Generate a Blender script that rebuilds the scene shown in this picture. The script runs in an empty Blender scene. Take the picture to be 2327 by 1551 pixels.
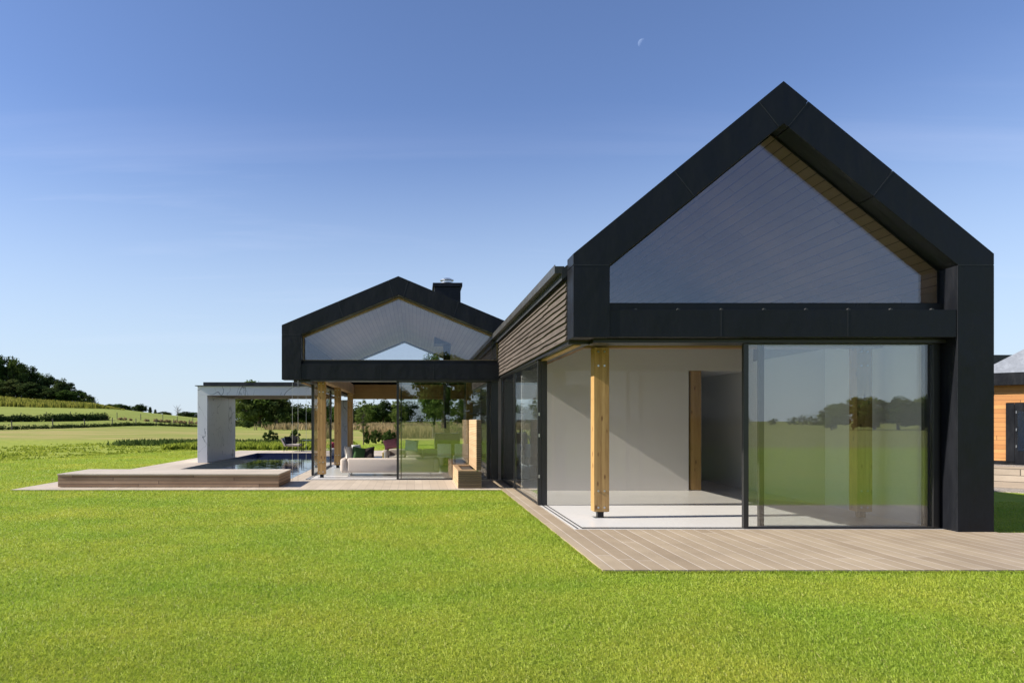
import bpy, bmesh, math, random
import numpy as np
from mathutils import Vector, Matrix
R = math.radians
scene = bpy.context.scene
col = scene.collection

# ---------------------------------------------------------------- camera
CAM_H = 1.6
F = 1551.0            # focal length in photograph pixels (frame 2327 wide)
VX, VY = 942.0, 955.0 # vanishing point of the lines running into depth
cd = bpy.data.cameras.new("camera"); cam = bpy.data.objects.new("camera", cd); col.objects.link(cam)
cam.location = (0, 0, CAM_H); cam.rotation_euler = (R(90), 0, 0)
cd.sensor_width = 36.0; cd.lens = 36.0 * F / 2327.0
cd.shift_x = (1163.5 - VX) / 2327.0; cd.shift_y = (VY - 775.5) / 2327.0
cd.clip_start = 0.05; cd.clip_end = 9000
scene.camera = cam

# ---------------------------------------------------------------- light
SUN_EL, SUN_AZ = R(32.6), R(4.5)   # azimuth measured from -X towards the camera side
sun_vec = Vector((-math.cos(SUN_EL) * math.cos(SUN_AZ), -math.cos(SUN_EL) * math.sin(SUN_AZ), math.sin(SUN_EL)))
ld = bpy.data.lights.new("sun", 'SUN'); ld.energy = 5.0; ld.angle = R(0.53); ld.color = (1.0, 0.93, 0.82)
sun = bpy.data.objects.new("sun", ld); col.objects.link(sun)
sun.rotation_euler = sun_vec.to_track_quat('Z', 'Y').to_euler(); sun.location = (-40, 0, 40)

world = bpy.data.worlds.new("World"); scene.world = world; world.use_nodes = True
wn = world.node_tree; wn.nodes.clear()
sky = wn.nodes.new("ShaderNodeTexSky"); sky.sky_type = 'NISHITA'; sky.sun_disc = False
sky.sun_elevation = SUN_EL; sky.sun_rotation = math.atan2(sun_vec.x, sun_vec.y)
sky.altitude = 0; sky.air_density = 1.0; sky.dust_density = 0.15; sky.ozone_density = 4.0
bg = wn.nodes.new("ShaderNodeBackground"); bg.inputs[1].default_value = 0.09
wo = wn.nodes.new("ShaderNodeOutputWorld")
# thin cirrus high in the sky
tc = wn.nodes.new("ShaderNodeTexCoord")
sep = wn.nodes.new("ShaderNodeSeparateXYZ"); wn.links.new(tc.outputs['Generated'], sep.inputs[0])
def wmath(op, a, b=None):
    n = wn.nodes.new("ShaderNodeMath"); n.operation = op
    for i, v in enumerate((a, b)):
        if v is None: continue
        if isinstance(v, (int, float)): n.inputs[i].default_value = v
        else: wn.links.new(v, n.inputs[i])
    return n.outputs[0]
zc = wmath('MAXIMUM', sep.outputs[2], 0.03)
cx = wmath('DIVIDE', sep.outputs[0], wmath('ADD', zc, 0.08)); cy = wmath('DIVIDE', sep.outputs[1], wmath('ADD', zc, 0.08))
comb = wn.nodes.new("ShaderNodeCombineXYZ"); wn.links.new(cx, comb.inputs[0]); wn.links.new(cy, comb.inputs[1])
mp = wn.nodes.new("ShaderNodeMapping"); mp.inputs['Rotation'].default_value = (0, 0, R(-24)); mp.inputs['Scale'].default_value = (0.25, 1.6, 1)
wn.links.new(comb.outputs[0], mp.inputs[0])
nz = wn.nodes.new("ShaderNodeTexNoise"); nz.inputs['Scale'].default_value = 1.1; nz.inputs['Detail'].default_value = 7; nz.inputs['Roughness'].default_value = 0.55; nz.inputs['Distortion'].default_value = 0.6
wn.links.new(mp.outputs[0], nz.inputs['Vector'])
mr = wn.nodes.new("ShaderNodeMapRange"); mr.inputs[1].default_value = 0.56; mr.inputs[2].default_value = 0.86; mr.inputs[3].default_value = 0.0; mr.inputs[4].default_value = 0.22
wn.links.new(nz.outputs['Fac'], mr.inputs[0])
up = wn.nodes.new("ShaderNodeMapRange"); up.inputs[1].default_value = 0.02; up.inputs[2].default_value = 0.10
wn.links.new(sep.outputs[2], up.inputs[0])
dn = wn.nodes.new("ShaderNodeMapRange"); dn.inputs[1].default_value = 0.42; dn.inputs[2].default_value = 0.26
wn.links.new(sep.outputs[2], dn.inputs[0])
fac = wmath('MULTIPLY', wmath('MULTIPLY', mr.outputs[0], up.outputs[0]), dn.outputs[0])
mixc = wn.nodes.new("ShaderNodeMixRGB"); wn.links.new(fac, mixc.inputs[0]); wn.links.new(sky.outputs[0], mixc.inputs[1]); mixc.inputs[2].default_value = (7.5, 7.8, 8.4, 1)
tint = wn.nodes.new("ShaderNodeMixRGB"); tint.blend_type = 'MULTIPLY'; tint.inputs[0].default_value = 1.0; tint.inputs[2].default_value = (0.98, 0.925, 1.04, 1)
wn.links.new(mixc.outputs[0], tint.inputs[1]); # pale band of air low over the horizon
hz_ = wn.nodes.new("ShaderNodeMapRange"); hz_.interpolation_type = 'SMOOTHSTEP'; hz_.inputs[1].default_value = -0.02; hz_.inputs[2].default_value = 0.42; hz_.inputs[3].default_value = 0.85; hz_.inputs[4].default_value = 0.0
wn.links.new(sep.outputs[2], hz_.inputs[0])
hmix = wn.nodes.new("ShaderNodeMixRGB"); hmix.inputs[2].default_value = (3.9, 4.75, 5.6, 1)
wn.links.new(hz_.outputs[0], hmix.inputs[0]); wn.links.new(tint.outputs[0], hmix.inputs[1]); wn.links.new(hmix.outputs[0], bg.inputs[0]); wn.links.new(bg.outputs[0], wo.inputs[0])

scene.view_settings.view_transform = 'Standard'; scene.view_settings.look = 'None'
scene.view_settings.exposure = 0.85; scene.view_settings.gamma = 1.0; scene.view_settings.use_curve_mapping = False
scene.render.engine = 'CYCLES'
cy_ = scene.cycles
cy_.max_bounces = 9; cy_.diffuse_bounces = 4; cy_.glossy_bounces = 5; cy_.transmission_bounces = 4; cy_.transparent_max_bounces = 28
cy_.use_denoising = True; cy_.caustics_reflective = False; cy_.caustics_refractive = False; cy_.sample_clamp_indirect = 6.0

# ---------------------------------------------------------------- helpers
def W(px, py=None, D=10.0):
    """point at depth D seen at photograph pixel"""
    return ((px - VX) / F * D, D, CAM_H + (VY - (py if py is not None else VY)) / F * D)
def tag(o, label=None, cat=None, group=None, kind=None):
    if label: o["label"] = label
    if cat: o["category"] = cat
    if group: o["group"] = group
    if kind: o["kind"] = kind
    return o
def empty(name, loc=(0, 0, 0), label=None, cat=None, group=None, rz=0.0):
    o = bpy.data.objects.new(name, None); col.objects.link(o); o.location = loc; o.rotation_euler = (0, 0, rz)
    o.empty_display_size = 0.3
    return tag(o, label, cat, group)
class MB:
    def __init__(s): s.v = []; s.f = []
    def add(s, vs, fs):
        b = len(s.v); s.v += [tuple(p) for p in vs]; s.f += [tuple(i + b for i in f) for f in fs]; return s
    def box(s, x0, x1, y0, y1, z0, z1):
        return s.add([(x0,y0,z0),(x1,y0,z0),(x1,y1,z0),(x0,y1,z0),(x0,y0,z1),(x1,y0,z1),(x1,y1,z1),(x0,y1,z1)],
              [(0,3,2,1),(4,5,6,7),(0,1,5,4),(1,2,6,5),(2,3,7,6),(3,0,4,7)])
    def rbox(s, x0, x1, y0, y1, z0, z1, r=0.03, seg=3, M=None, puff=0.0):
        bm = bmesh.new(); bmesh.ops.create_cube(bm, size=1.0)
        for v in bm.verts:
            v.co = Vector(((x0+x1)/2 + v.co.x*(x1-x0), (y0+y1)/2 + v.co.y*(y1-y0), (z0+z1)/2 + v.co.z*(z1-z0)))
        bmesh.ops.bevel(bm, geom=bm.edges[:], offset=r, segments=seg, profile=0.5, affect='EDGES')
        bm.verts.index_update()
        vs = [v.co.copy() for v in bm.verts]; fs = [[v.index for v in f.verts] for f in bm.faces]; bm.free()
        if M is not None: vs = [M @ v for v in vs]
        return s.add(vs, fs)
    def prism(s, poly, y0, y1):
        n = len(poly); a = sum(poly[i][0]*poly[(i+1)%n][1]-poly[(i+1)%n][0]*poly[i][1] for i in range(n))
        if a < 0: poly = poly[::-1]
        vs = [(x, y0, z) for x, z in poly] + [(x, y1, z) for x, z in poly]
        fs = [tuple(range(n)), tuple(range(2*n-1, n-1, -1))]
        fs += [(i, i+n, (i+1)%n+n, (i+1)%n) for i in range(n)]
        return s.add(vs, fs)
    def tube(s, p0, p1, r0, r1=None, n=8, cap=True):
        r1 = r0 if r1 is None else r1
        p0 = Vector(p0); p1 = Vector(p1); d = (p1-p0).normalized()
        a = d.orthogonal().normalized(); b = d.cross(a)
        vs = []
        for p, r in ((p0, r0), (p1, r1)):
            for k in range(n):
                t = 2*math.pi*k/n; vs.append(p + a*(r*math.cos(t)) + b*(r*math.sin(t)))
        fs = [(k, (k+1)%n, (k+1)%n+n, k+n) for k in range(n)]
        if cap: fs += [tuple(range(n-1, -1, -1)), tuple(range(n, 2*n))]
        return s.add(vs, fs)
    def lathe(s, c, prof, n=20):
        vs = []; m = len(prof)
        for r, z in prof:
            for k in range(n):
                t = 2*math.pi*k/n; vs.append((c[0]+r*math.cos(t), c[1]+r*math.sin(t), c[2]+z))
        fs = [(i*n+k, i*n+(k+1)%n, (i+1)*n+(k+1)%n, (i+1)*n+k) for i in range(m-1) for k in range(n)]
        fs += [tuple(range(n-1,-1,-1)), tuple(range((m-1)*n, m*n))]
        return s.add(vs, fs)
    def build(s, name, m, parent=None, smooth=False, bevel=0.0, world=True):
        me = bpy.data.meshes.new(name)
        off = Vector(parent_loc(parent)) if (parent is not None and world) else Vector((0,0,0))
        me.from_pydata([tuple(Vector(p)-off) for p in s.v], [], s.f); me.update()
        me.materials.append(m)
        o = bpy.data.objects.new(name, me); col.objects.link(o)
        if parent is not None: o.parent = parent
        if smooth:
            for p in me.polygons: p.use_smooth = True
        if bevel > 0:
            b = o.modifiers.new("bevel", 'BEVEL'); b.width = bevel; b.segments = 2; b.limit_method = 'ANGLE'; b.angle_limit = R(40)
        return o
def parent_loc(o):
    v = Vector(o.location)
    while o.parent: o = o.parent; v += Vector(o.location)
    return v
def np_mesh(name, verts, faces, m, parent=None, attrs=None):
    """verts (n,3); faces (m,k) all the same size"""
    me = bpy.data.meshes.new(name)
    verts = np.asarray(verts, np.float32); faces = np.asarray(faces, np.int32)
    k = faces.shape[1]
    me.vertices.add(len(verts)); me.vertices.foreach_set("co", verts.ravel())
    me.loops.add(faces.size); me.loops.foreach_set("vertex_index", faces.ravel())
    me.polygons.add(len(faces)); me.polygons.foreach_set("loop_start", np.arange(0, faces.size, k, dtype=np.int32))
    me.polygons.foreach_set("loop_total", np.full(len(faces), k, np.int32))
    me.update(calc_edges=True)
    if attrs:
        for an, arr in attrs.items():
            at = me.attributes.new(an, 'FLOAT', 'POINT'); at.data.foreach_set("value", np.asarray(arr, np.float32))
    me.materials.append(m)
    o = bpy.data.objects.new(name, me); col.objects.link(o)
    if parent is not None: o.parent = parent
    return o
def copy_tree(o, parent=None):
    c = o.copy(); col.objects.link(c)
    if parent is not None: c.parent = parent
    for ch in list(o.children): copy_tree(ch, c)
    return c

# ---------------------------------------------------------------- materials
class NT:
    def __init__(s, name):
        s.m = bpy.data.materials.new(name); s.m.use_nodes = True; s.t = s.m.node_tree; s.t.nodes.clear()
        s.out = s.t.nodes.new("ShaderNodeOutputMaterial")
    def n(s, typ, **kw):
        nd = s.t.nodes.new(typ)
        for k, v in kw.items():
            if k.startswith('i_'): s.set(nd.inputs[k[2:].replace('_', ' ')], v)
            elif k.startswith('j'): s.set(nd.inputs[int(k[1:])], v)
            else: setattr(nd, k, v)
        return nd
    def set(s, inp, v):
        if isinstance(v, bpy.types.NodeSocket): s.t.links.new(v, inp)
        elif isinstance(v, (tuple, list)) and len(v) == 3 and inp.type == 'RGBA': inp.default_value = (*v, 1)
        else: inp.default_value = v
    def math(s, op, a, b=0.0, c=None):
        nd = s.n("ShaderNodeMath", operation=op, j0=a, j1=b)
        if c is not None: s.set(nd.inputs[2], c)
        return nd.outputs[0]
    def pos(s): return s.n("ShaderNodeNewGeometry").outputs['Position']
    def obj(s): return s.n("ShaderNodeTexCoord").outputs['Object']
    def xyz(s, v):
        nd = s.n("ShaderNodeSeparateXYZ", j0=v); return nd.outputs[0], nd.outputs[1], nd.outputs[2]
    def noise(s, v, scale, detail=4, rough=0.5, dist=0.0):
        return s.n("ShaderNodeTexNoise", i_Vector=v, i_Scale=scale, i_Detail=detail, i_Roughness=rough, i_Distortion=dist).outputs['Fac']
    def map(s, v, scale=(1,1,1), rot=(0,0,0), loc=(0,0,0)):
        return s.n("ShaderNodeMapping", i_Vector=v, i_Scale=scale, i_Rotation=rot, i_Location=loc).outputs[0]
    def mix(s, f, a, b, blend='MIX'):
        return s.n("ShaderNodeMixRGB", blend_type=blend, j0=f, j1=a, j2=b).outputs[0]
    def ramp(s, f, stops):
        nd = s.n("ShaderNodeValToRGB", j0=f); cr = nd.color_ramp
        while len(cr.elements) < len(stops): cr.elements.new(0.5)
        for e, (p, c) in zip(cr.elements, stops): e.position = p; e.color = (*c, 1)
        return nd.outputs[0]
    def rng(s, v, a, b, c=0.0, d=1.0):
        return s.n("ShaderNodeMapRange", j0=v, j1=a, j2=b, j3=c, j4=d).outputs[0]
    def bump(s, h, strength=0.3, dist=0.01):
        return s.n("ShaderNodeBump", i_Strength=strength, i_Distance=dist, i_Height=h).outputs[0]
    def principled(s, color, rough=0.5, metal=0.0, normal=None, spec=0.5):
        p = s.n("ShaderNodeBsdfPrincipled", i_Roughness=rough, i_Metallic=metal)
        s.set(p.inputs['Base Color'], color); p.inputs['Specular IOR Level'].default_value = spec
        if normal is not None: s.t.links.new(normal, p.inputs['Normal'])
        s.t.links.new(p.outputs[0], s.out.inputs[0]); return s.m

def simple(name, c, rough=0.6, metal=0.0, var=0.08, scale=6.0, spec=0.5):
    t = NT(name); f = t.noise(t.obj(), scale, 5)
    lo = tuple(x*(1-var) for x in c); hi = tuple(min(1, x*(1+var)) for x in c)
    return t.principled(t.mix(f, lo, hi), rough, metal, t.bump(f, 0.05, 0.005), spec)

def m_metal(name, c, rough=0.42):
    t = NT(name); p = t.obj()
    big = t.noise(t.map(p, (1.6, 1.6, 1.0)), 1.4, 3); fine = t.noise(p, 18, 5); dust = t.noise(t.map(p, (3.0, 3.0, 0.7)), 1.5, 6, 0.65)
    colr = t.mix(fine, tuple(x*0.85 for x in c), tuple(x*1.2 for x in c))
    colr = t.mix(t.rng(dust, 0.45, 0.75, 0.0, 0.35), colr, tuple(x*2.2+0.004 for x in c))
    rg = t.rng(dust, 0.3, 0.7, rough-0.10, rough+0.12)
    return t.principled(colr, rg, 0.0, t.bump(big, 0.5, 0.05), 0.24)

def m_boards(name, axis, width, c1, c2, seam=0.04, seamcol=None, gaxis=None, rough=0.6, knots=False, endjoint=2.6, bumps=0.4, grain=1.0):
    """timber boards of the given width counted along `axis`, grain along `gaxis`"""
    t = NT(name); p = t.obj(); ax = dict(zip('xyz', t.xyz(p)))
    if axis == 's':  # up a slope / mixed: use x+z
        ax['s'] = t.math('ADD', ax['x'], ax['z'])
    a = t.math('DIVIDE', ax[axis], width)
    idx = t.math('FLOOR', a); fr = t.math('FRACT', a)
    g = ax[gaxis]
    # staggered end joints
    off = t.n("ShaderNodeTexWhiteNoise", noise_dimensions='1D', i_W=idx).outputs[0]
    b = t.math('ADD', t.math('DIVIDE', g, endjoint), t.math('MULTIPLY', off, 7.3))
    bi = t.math('FLOOR', b); bf = t.math('FRACT', b)
    rnd = t.n("ShaderNodeTexWhiteNoise", noise_dimensions='2D', i_Vector=t.n("ShaderNodeCombineXYZ", j0=idx, j1=bi).outputs[0])
    gv = t.n("ShaderNodeCombineXYZ", j0=t.math('MULTIPLY', g, 1.2*grain), j1=t.math('MULTIPLY', a, 7.0), j2=t.math('ADD', t.math('MULTIPLY', idx, 3.7), t.math('MULTIPLY', bi, 1.9))).outputs[0]
    gr = t.noise(gv, 2.2, 6, 0.6, 0.4)
    tone = t.math('ADD', t.math('MULTIPLY', rnd.outputs[0], 0.55), t.math('MULTIPLY', gr, 0.65))
    colr = t.ramp(tone, [(0.15, c1), (0.95, c2)])
    e = t.math('MINIMUM', fr, t.math('SUBTRACT', 1.0, fr))
    ej = t.math('MULTIPLY', t.math('MINIMUM', bf, t.math('SUBTRACT', 1.0, bf)), endjoint/width)
    ed = t.math('MINIMUM', e, ej)
    sm = t.rng(ed, seam*0.35, seam, 1.0, 0.0)
    sc = seamcol if seamcol else tuple(x*0.25 for x in c1)
    colr = t.mix(sm, colr, sc)
    st_ = t.noise(t.map(p, (1, 1, 1)), 0.9, 5, 0.65)
    colr = t.mix(t.rng(st_, 0.38, 0.66, 0.0, 0.35), colr, tuple(x*0.62 for x in c1))
    h = t.math('SUBTRACT', t.math('MULTIPLY', gr, 0.25), sm)
    return t.principled(colr, rough, 0, t.bump(h, bumps, 0.006), 0.35)

def m_glulam(name):
    t = NT(name); p = t.obj()
    gv = t.map(p, (9, 9, 0.55)); gr = t.noise(gv, 3.0, 7, 0.62, 1.2)
    fine = t.noise(t.map(p, (60, 60, 1.5)), 3, 3)
    lam = t.n("ShaderNodeTexWhiteNoise", noise_dimensions='1D', i_W=t.math('FLOOR', t.math('DIVIDE', t.xyz(p)[0], 0.042))).outputs[0]
    c = t.ramp(t.math('ADD', t.math('MULTIPLY', gr, 0.75), t.math('MULTIPLY', lam, 0.25)), [(0.2, (0.26,0.145,0.05)), (0.55, (0.44,0.27,0.10)), (0.9, (0.56,0.375,0.16))])
    vo = t.n("ShaderNodeTexVoronoi", i_Vector=t.map(p, (9, 9, 3.4)), i_Scale=1.0, i_Randomness=1.0)
    kn = t.rng(vo.outputs['Distance'], 0.10, 0.20, 1.0, 0.0)
    c = t.mix(t.math('MULTIPLY', kn, 0.9), c, (0.13, 0.055, 0.02))
    c = t.mix(t.math('MULTIPLY', t.rng(fine, 0.5, 0.75), 0.25), c, (0.33, 0.17, 0.055))
    return t.principled(c, 0.55, 0, t.bump(gr, 0.12, 0.004), 0.35)

def m_marble(name):
    t = NT(name); p = t.map(t.obj(), (1, 1, 1), (0.4, 0.3, 0.5))
    n1 = t.noise(p, 0.42, 3, 0.5, 1.1)
    v1 = t.rng(t.math('ABSOLUTE', t.math('SUBTRACT', n1, 0.5)), 0.001, 0.0065, 1.0, 0.0)
    n2 = t.noise(p, 0.8, 3, 0.5, 0.9); v2 = t.rng(t.math('ABSOLUTE', t.math('SUBTRACT', n2, 0.53)), 0.001, 0.005, 0.6, 0.0)
    br = t.rng(t.noise(p, 1.1, 2), 0.40, 0.53)
    cl = t.mix(t.noise(p, 0.7, 3), (0.62, 0.63, 0.665), (0.69, 0.70, 0.72))
    c = t.mix(t.math('MULTIPLY', t.math('MAXIMUM', v1, v2), t.math('MULTIPLY', br, 0.9)), cl, (0.13, 0.14, 0.17))
    return t.principled(c, 0.28, 0, None, 0.35)

def m_glass(name, f0, tint=(0.93, 0.95, 0.94), refl=(1.0, 0.955, 0.94)):
    """clear coated pane: Schlick reflection over a transparent body"""
    t = NT(name)
    lw = t.n("ShaderNodeLayerWeight", i_Blend=0.5).outputs['Facing']
    fr = t.math('ADD', f0, t.math('MULTIPLY', t.math('POWER', lw, 4.0), 1.0 - f0))
    nz_ = t.noise(t.map(t.obj(), (0.6, 0.6, 0.6)), 1.1, 1)
    gl = t.n("ShaderNodeBsdfGlossy", i_Color=refl, i_Roughness=0.0)
    t.t.links.new(t.bump(nz_, 0.06, 0.012), gl.inputs['Normal'])
    tr = t.n("ShaderNodeBsdfTransparent", i_Color=tint)
    mx = t.n("ShaderNodeMixShader", j0=fr, j1=tr.outputs[0], j2=gl.outputs[0])
    t.t.links.new(mx.outputs[0], t.out.inputs[0]); return t.m

def m_leaf(name, dark, mid, light, transl=0.35, scale=0.9):
    t = NT(name)
    rnd = t.n("ShaderNodeObjectInfo").outputs['Random']
    f = t.noise(t.obj(), scale, 3, 0.6); f2 = t.noise(t.obj(), scale*6, 2)
    v = t.math('ADD', t.math('ADD', t.math('MULTIPLY', f, 0.7), t.math('MULTIPLY', f2, 0.35)), t.math('MULTIPLY', t.math('SUBTRACT', rnd, 0.5), 0.22))
    c = t.ramp(v, [(0.28, dark), (0.52, mid), (0.8, light)])
    d = t.n("ShaderNodeBsdfDiffuse", i_Color=c); tl = t.n("ShaderNodeBsdfTranslucent", i_Color=c)
    mx = t.n("ShaderNodeMixShader", j0=transl, j1=d.outputs[0], j2=tl.outputs[0])
    t.t.links.new(mx.outputs[0], t.out.inputs[0]); return t.m

M_METAL = m_metal("black_zinc", (0.0062, 0.0070, 0.0096))
M_METAL_EDGE = m_metal("black_trim", (0.010, 0.010, 0.011), 0.35)
M_GUTTER = m_metal("grey_gutter", (0.045, 0.045, 0.045), 0.4)
M_ALU = simple("bronze_aluminium", (0.016, 0.016, 0.017), 0.35, 0.0)
M_STEEL = simple("brushed_steel", (0.55, 0.55, 0.56), 0.28, 0.9)
M_ROOF = m_metal("dark_roof_sheet", (0.03, 0.032, 0.036), 0.5)
M_GLU = m_glulam("glulam_larch")
M_DECK = m_boards("deck_boards", 'x', 0.195, (0.29,0.222,0.150), (0.42,0.34,0.238), 0.05, (0.58,0.51,0.43), 'y', 0.65, endjoint=3.6, bumps=0.35)  # pale seam colour paints highlights along the board edges
M_PAVE = m_boards("pale_terrace", 'x', 0.195, (0.44,0.37,0.29), (0.545,0.465,0.37), 0.02, (0.25,0.21,0.17), 'y', 0.65, endjoint=3.0, bumps=0.2)
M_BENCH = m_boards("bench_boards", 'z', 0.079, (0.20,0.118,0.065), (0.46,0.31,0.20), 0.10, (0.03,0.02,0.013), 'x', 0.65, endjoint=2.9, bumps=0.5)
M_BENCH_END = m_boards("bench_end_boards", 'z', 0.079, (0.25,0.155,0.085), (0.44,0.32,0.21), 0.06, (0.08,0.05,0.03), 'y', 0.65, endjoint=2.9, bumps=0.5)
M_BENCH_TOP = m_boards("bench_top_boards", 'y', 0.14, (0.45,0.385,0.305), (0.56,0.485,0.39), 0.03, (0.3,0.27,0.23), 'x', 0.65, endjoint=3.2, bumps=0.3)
M_CEIL_A = m_boards("ceiling_boards_dark", 'x', 0.125, (0.20,0.13,0.078), (0.29,0.20,0.122), 0.06, (0.03,0.02,0.014), 'y', 0.5, endjoint=4.2, bumps=0.4)
M_CEIL_B = m_boards("ceiling_boards_pale", 'x', 0.115, (0.34,0.26,0.18), (0.46,0.37,0.27), 0.06, (0.10,0.075,0.05), 'y', 0.5, endjoint=4.2, bumps=0.4)
M_BEAM = m_boards("larch_beam", 'z', 0.20, (0.32,0.19,0.065), (0.47,0.30,0.12), 0.02, (0.2,0.1,0.04), 'x', 0.55, endjoint=6.0, bumps=0.15)
M_BEAM_Y = m_boards("larch_beam_deep", 'z', 0.20, (0.32,0.19,0.065), (0.47,0.30,0.12), 0.02, (0.2,0.1,0.04), 'y', 0.55, endjoint=6.0, bumps=0.15)
M_FLOOR = simple("polished_concrete", (0.65, 0.635, 0.615), 0.32, 0, 0.05, 1.2)
M_PLASTER = simple("grey_plaster", (0.72, 0.695, 0.68), 0.9, 0, 0.03, 1.0, 0.2)
M_WHITE = simple("white_plaster", (0.72, 0.72, 0.74), 0.85, 0, 0.02, 1.0, 0.2)
M_MARBLE = m_marble("white_marble")
M_GLASS = m_glass("coated_glass", 0.088, (0.90, 0.92, 0.95), (0.80, 0.87, 1.0))
M_GLASS_LO = m_glass("door_glass", 0.105, (0.91, 0.925, 0.915), (0.945, 0.955, 0.97))
M_GLASS_IN = m_glass("screen_glass", 0.014, (0.90, 0.885, 0.87))
M_FABRIC = simple("cream_linen", (0.52, 0.455, 0.40), 0.9, 0, 0.06, 30, 0.2)
M_ORANGE = m_boards("cedar_cladding", 'z', 0.14, (0.36,0.15,0.05), (0.60,0.30,0.105), 0.05, (0.12,0.05,0.02), 'x', 0.6, endjoint=2.4, bumps=0.4)
M_SLEEPER = m_boards("weathered_sleepers", 'z', 0.18, (0.24,0.19,0.145), (0.42,0.35,0.28), 0.06, (0.06,0.05,0.04), 'x', 0.8, endjoint=2.4, bumps=0.6)
M_PALEROOF = m_metal("pale_metal_roof", (0.20, 0.215, 0.24), 0.38)
M_SLAT = m_boards("screen_slats", 'z', 0.042, (0.42,0.27,0.14), (0.62,0.44,0.26), 0.14, (0.06,0.035,0.018), 'y', 0.6, endjoint=3.1, bumps=0.8)
M_SLAT_SHADED = m_boards("screen_slats_shaded", 'z', 0.042, (0.10,0.075,0.04), (0.19,0.14,0.08), 0.16, (0.035,0.02,0.012), 'x', 0.6, endjoint=3.1, bumps=0.8)  # same timber as the screen slats, the front's shade painted into darker tones
M_SOIL = simple("dark_soil", (0.035, 0.026, 0.018), 0.95, 0, 0.5, 40)
M_TRUNK = simple("bark", (0.085, 0.065, 0.048), 0.9, 0, 0.4, 8)
M_POSTWOOD = simple("weathered_post", (0.10, 0.085, 0.07), 0.9, 0, 0.3, 20)
M_TILE = simple("navy_pool_tile", (0.018, 0.026, 0.085), 0.25, 0, 0.25, 14)

def m_cladding():
    t = NT("waney_cladding"); p = t.obj()
    gr = t.noise(t.map(p, (3, 0.9, 16)), 2.6, 8, 0.65, 0.8); big = t.noise(t.map(p, (1, 0.6, 5)), 1.2, 3)
    c = t.ramp(t.math('ADD', t.math('MULTIPLY', gr, 0.7), t.math('MULTIPLY', big, 0.35)), [(0.3, (0.032,0.026,0.022)), (0.55, (0.085,0.070,0.060)), (0.8, (0.16,0.136,0.12))])
    return t.principled(c, 0.85, 0, t.bump(gr, 0.8, 0.012), 0.2)
M_CLAD = m_cladding()

def m_water():
    t = NT("pool_water"); p = t.pos()
    h = t.math('ADD', t.noise(t.map(p, (1.0, 1.6, 1)), 1.6, 2), t.math('MULTIPLY', t.noise(p, 7, 2), 0.12))
    nb = t.bump(h, 0.10, 0.05)
    gl = t.n("ShaderNodeBsdfGlossy", i_Color=(1, 1, 1), i_Roughness=0.0); t.t.links.new(nb, gl.inputs['Normal'])
    df = t.n("ShaderNodeBsdfDiffuse", i_Color=(0.012, 0.022, 0.065))
    tr = t.n("ShaderNodeBsdfTransparent", i_Color=(0.25, 0.4, 0.6))
    body = t.n("ShaderNodeMixShader", j0=0.45, j1=df.outputs[0], j2=tr.outputs[0])
    fr = t.n("ShaderNodeFresnel", i_IOR=1.4); t.t.links.new(nb, fr.inputs['Normal'])
    mx = t.n("ShaderNodeMixShader", j0=fr.outputs[0], j1=body.outputs[0], j2=gl.outputs[0])
    t.t.links.new(mx.outputs[0], t.out.inputs[0]); return t.m
M_WATER = m_water()

GREEN_LO, GREEN_HI, YEL = (0.215, 0.345, 0.030), (0.33, 0.45, 0.042), (0.52, 0.51, 0.070)
def lawn_colour(t, p):
    n1 = t.noise(p, 0.7, 5, 0.62); n2 = t.noise(p, 1.6, 5, 0.65); n3 = t.noise(t.map(p, (0.6, 1.5, 1)), 0.22, 3, 0.5)
    c = t.mix(t.rng(n2, 0.3, 0.7), GREEN_LO, GREEN_HI)
    y = t.math('ADD', t.math('MULTIPLY', t.rng(n1, 0.40, 0.66), 0.52), t.math('MULTIPLY', t.rng(n3, 0.38, 0.64), 0.42))
    return t.mix(y, c, YEL)
def m_grass():
    t = NT("grass_blades"); p = t.pos()
    pf = t.n("ShaderNodeCombineXYZ", j0=t.xyz(p)[0], j1=t.xyz(p)[1]).outputs[0]
    c = lawn_colour(t, pf)
    rnd = t.n("ShaderNodeAttribute", attribute_name="rnd").outputs['Fac']; hgt = t.n("ShaderNodeAttribute", attribute_name="hgt").outputs['Fac']
    c = t.mix(t.rng(rnd, 0.0, 1.0, 0.0, 0.28), c, (0.16, 0.26, 0.022))
    c = t.mix(t.rng(rnd, 0.93, 0.97, 0.0, 0.8), c, (0.42, 0.36, 0.15))
    c = t.mix(t.math('MULTIPLY', hgt, 0.18), c, (0.45, 0.50, 0.09))
    d = t.n("ShaderNodeBsdfPrincipled", i_Roughness=0.5); t.set(d.inputs['Base Color'], c); d.inputs['Specular IOR Level'].default_value = 0.25
    tl = t.n("ShaderNodeBsdfTranslucent", i_Color=c)
    mx = t.n("ShaderNodeMixShader", j0=0.42, j1=d.outputs[0], j2=tl.outputs[0])
    t.t.links.new(mx.outputs[0], t.out.inputs[0]); return t.m
M_GRASS = m_grass()

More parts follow.
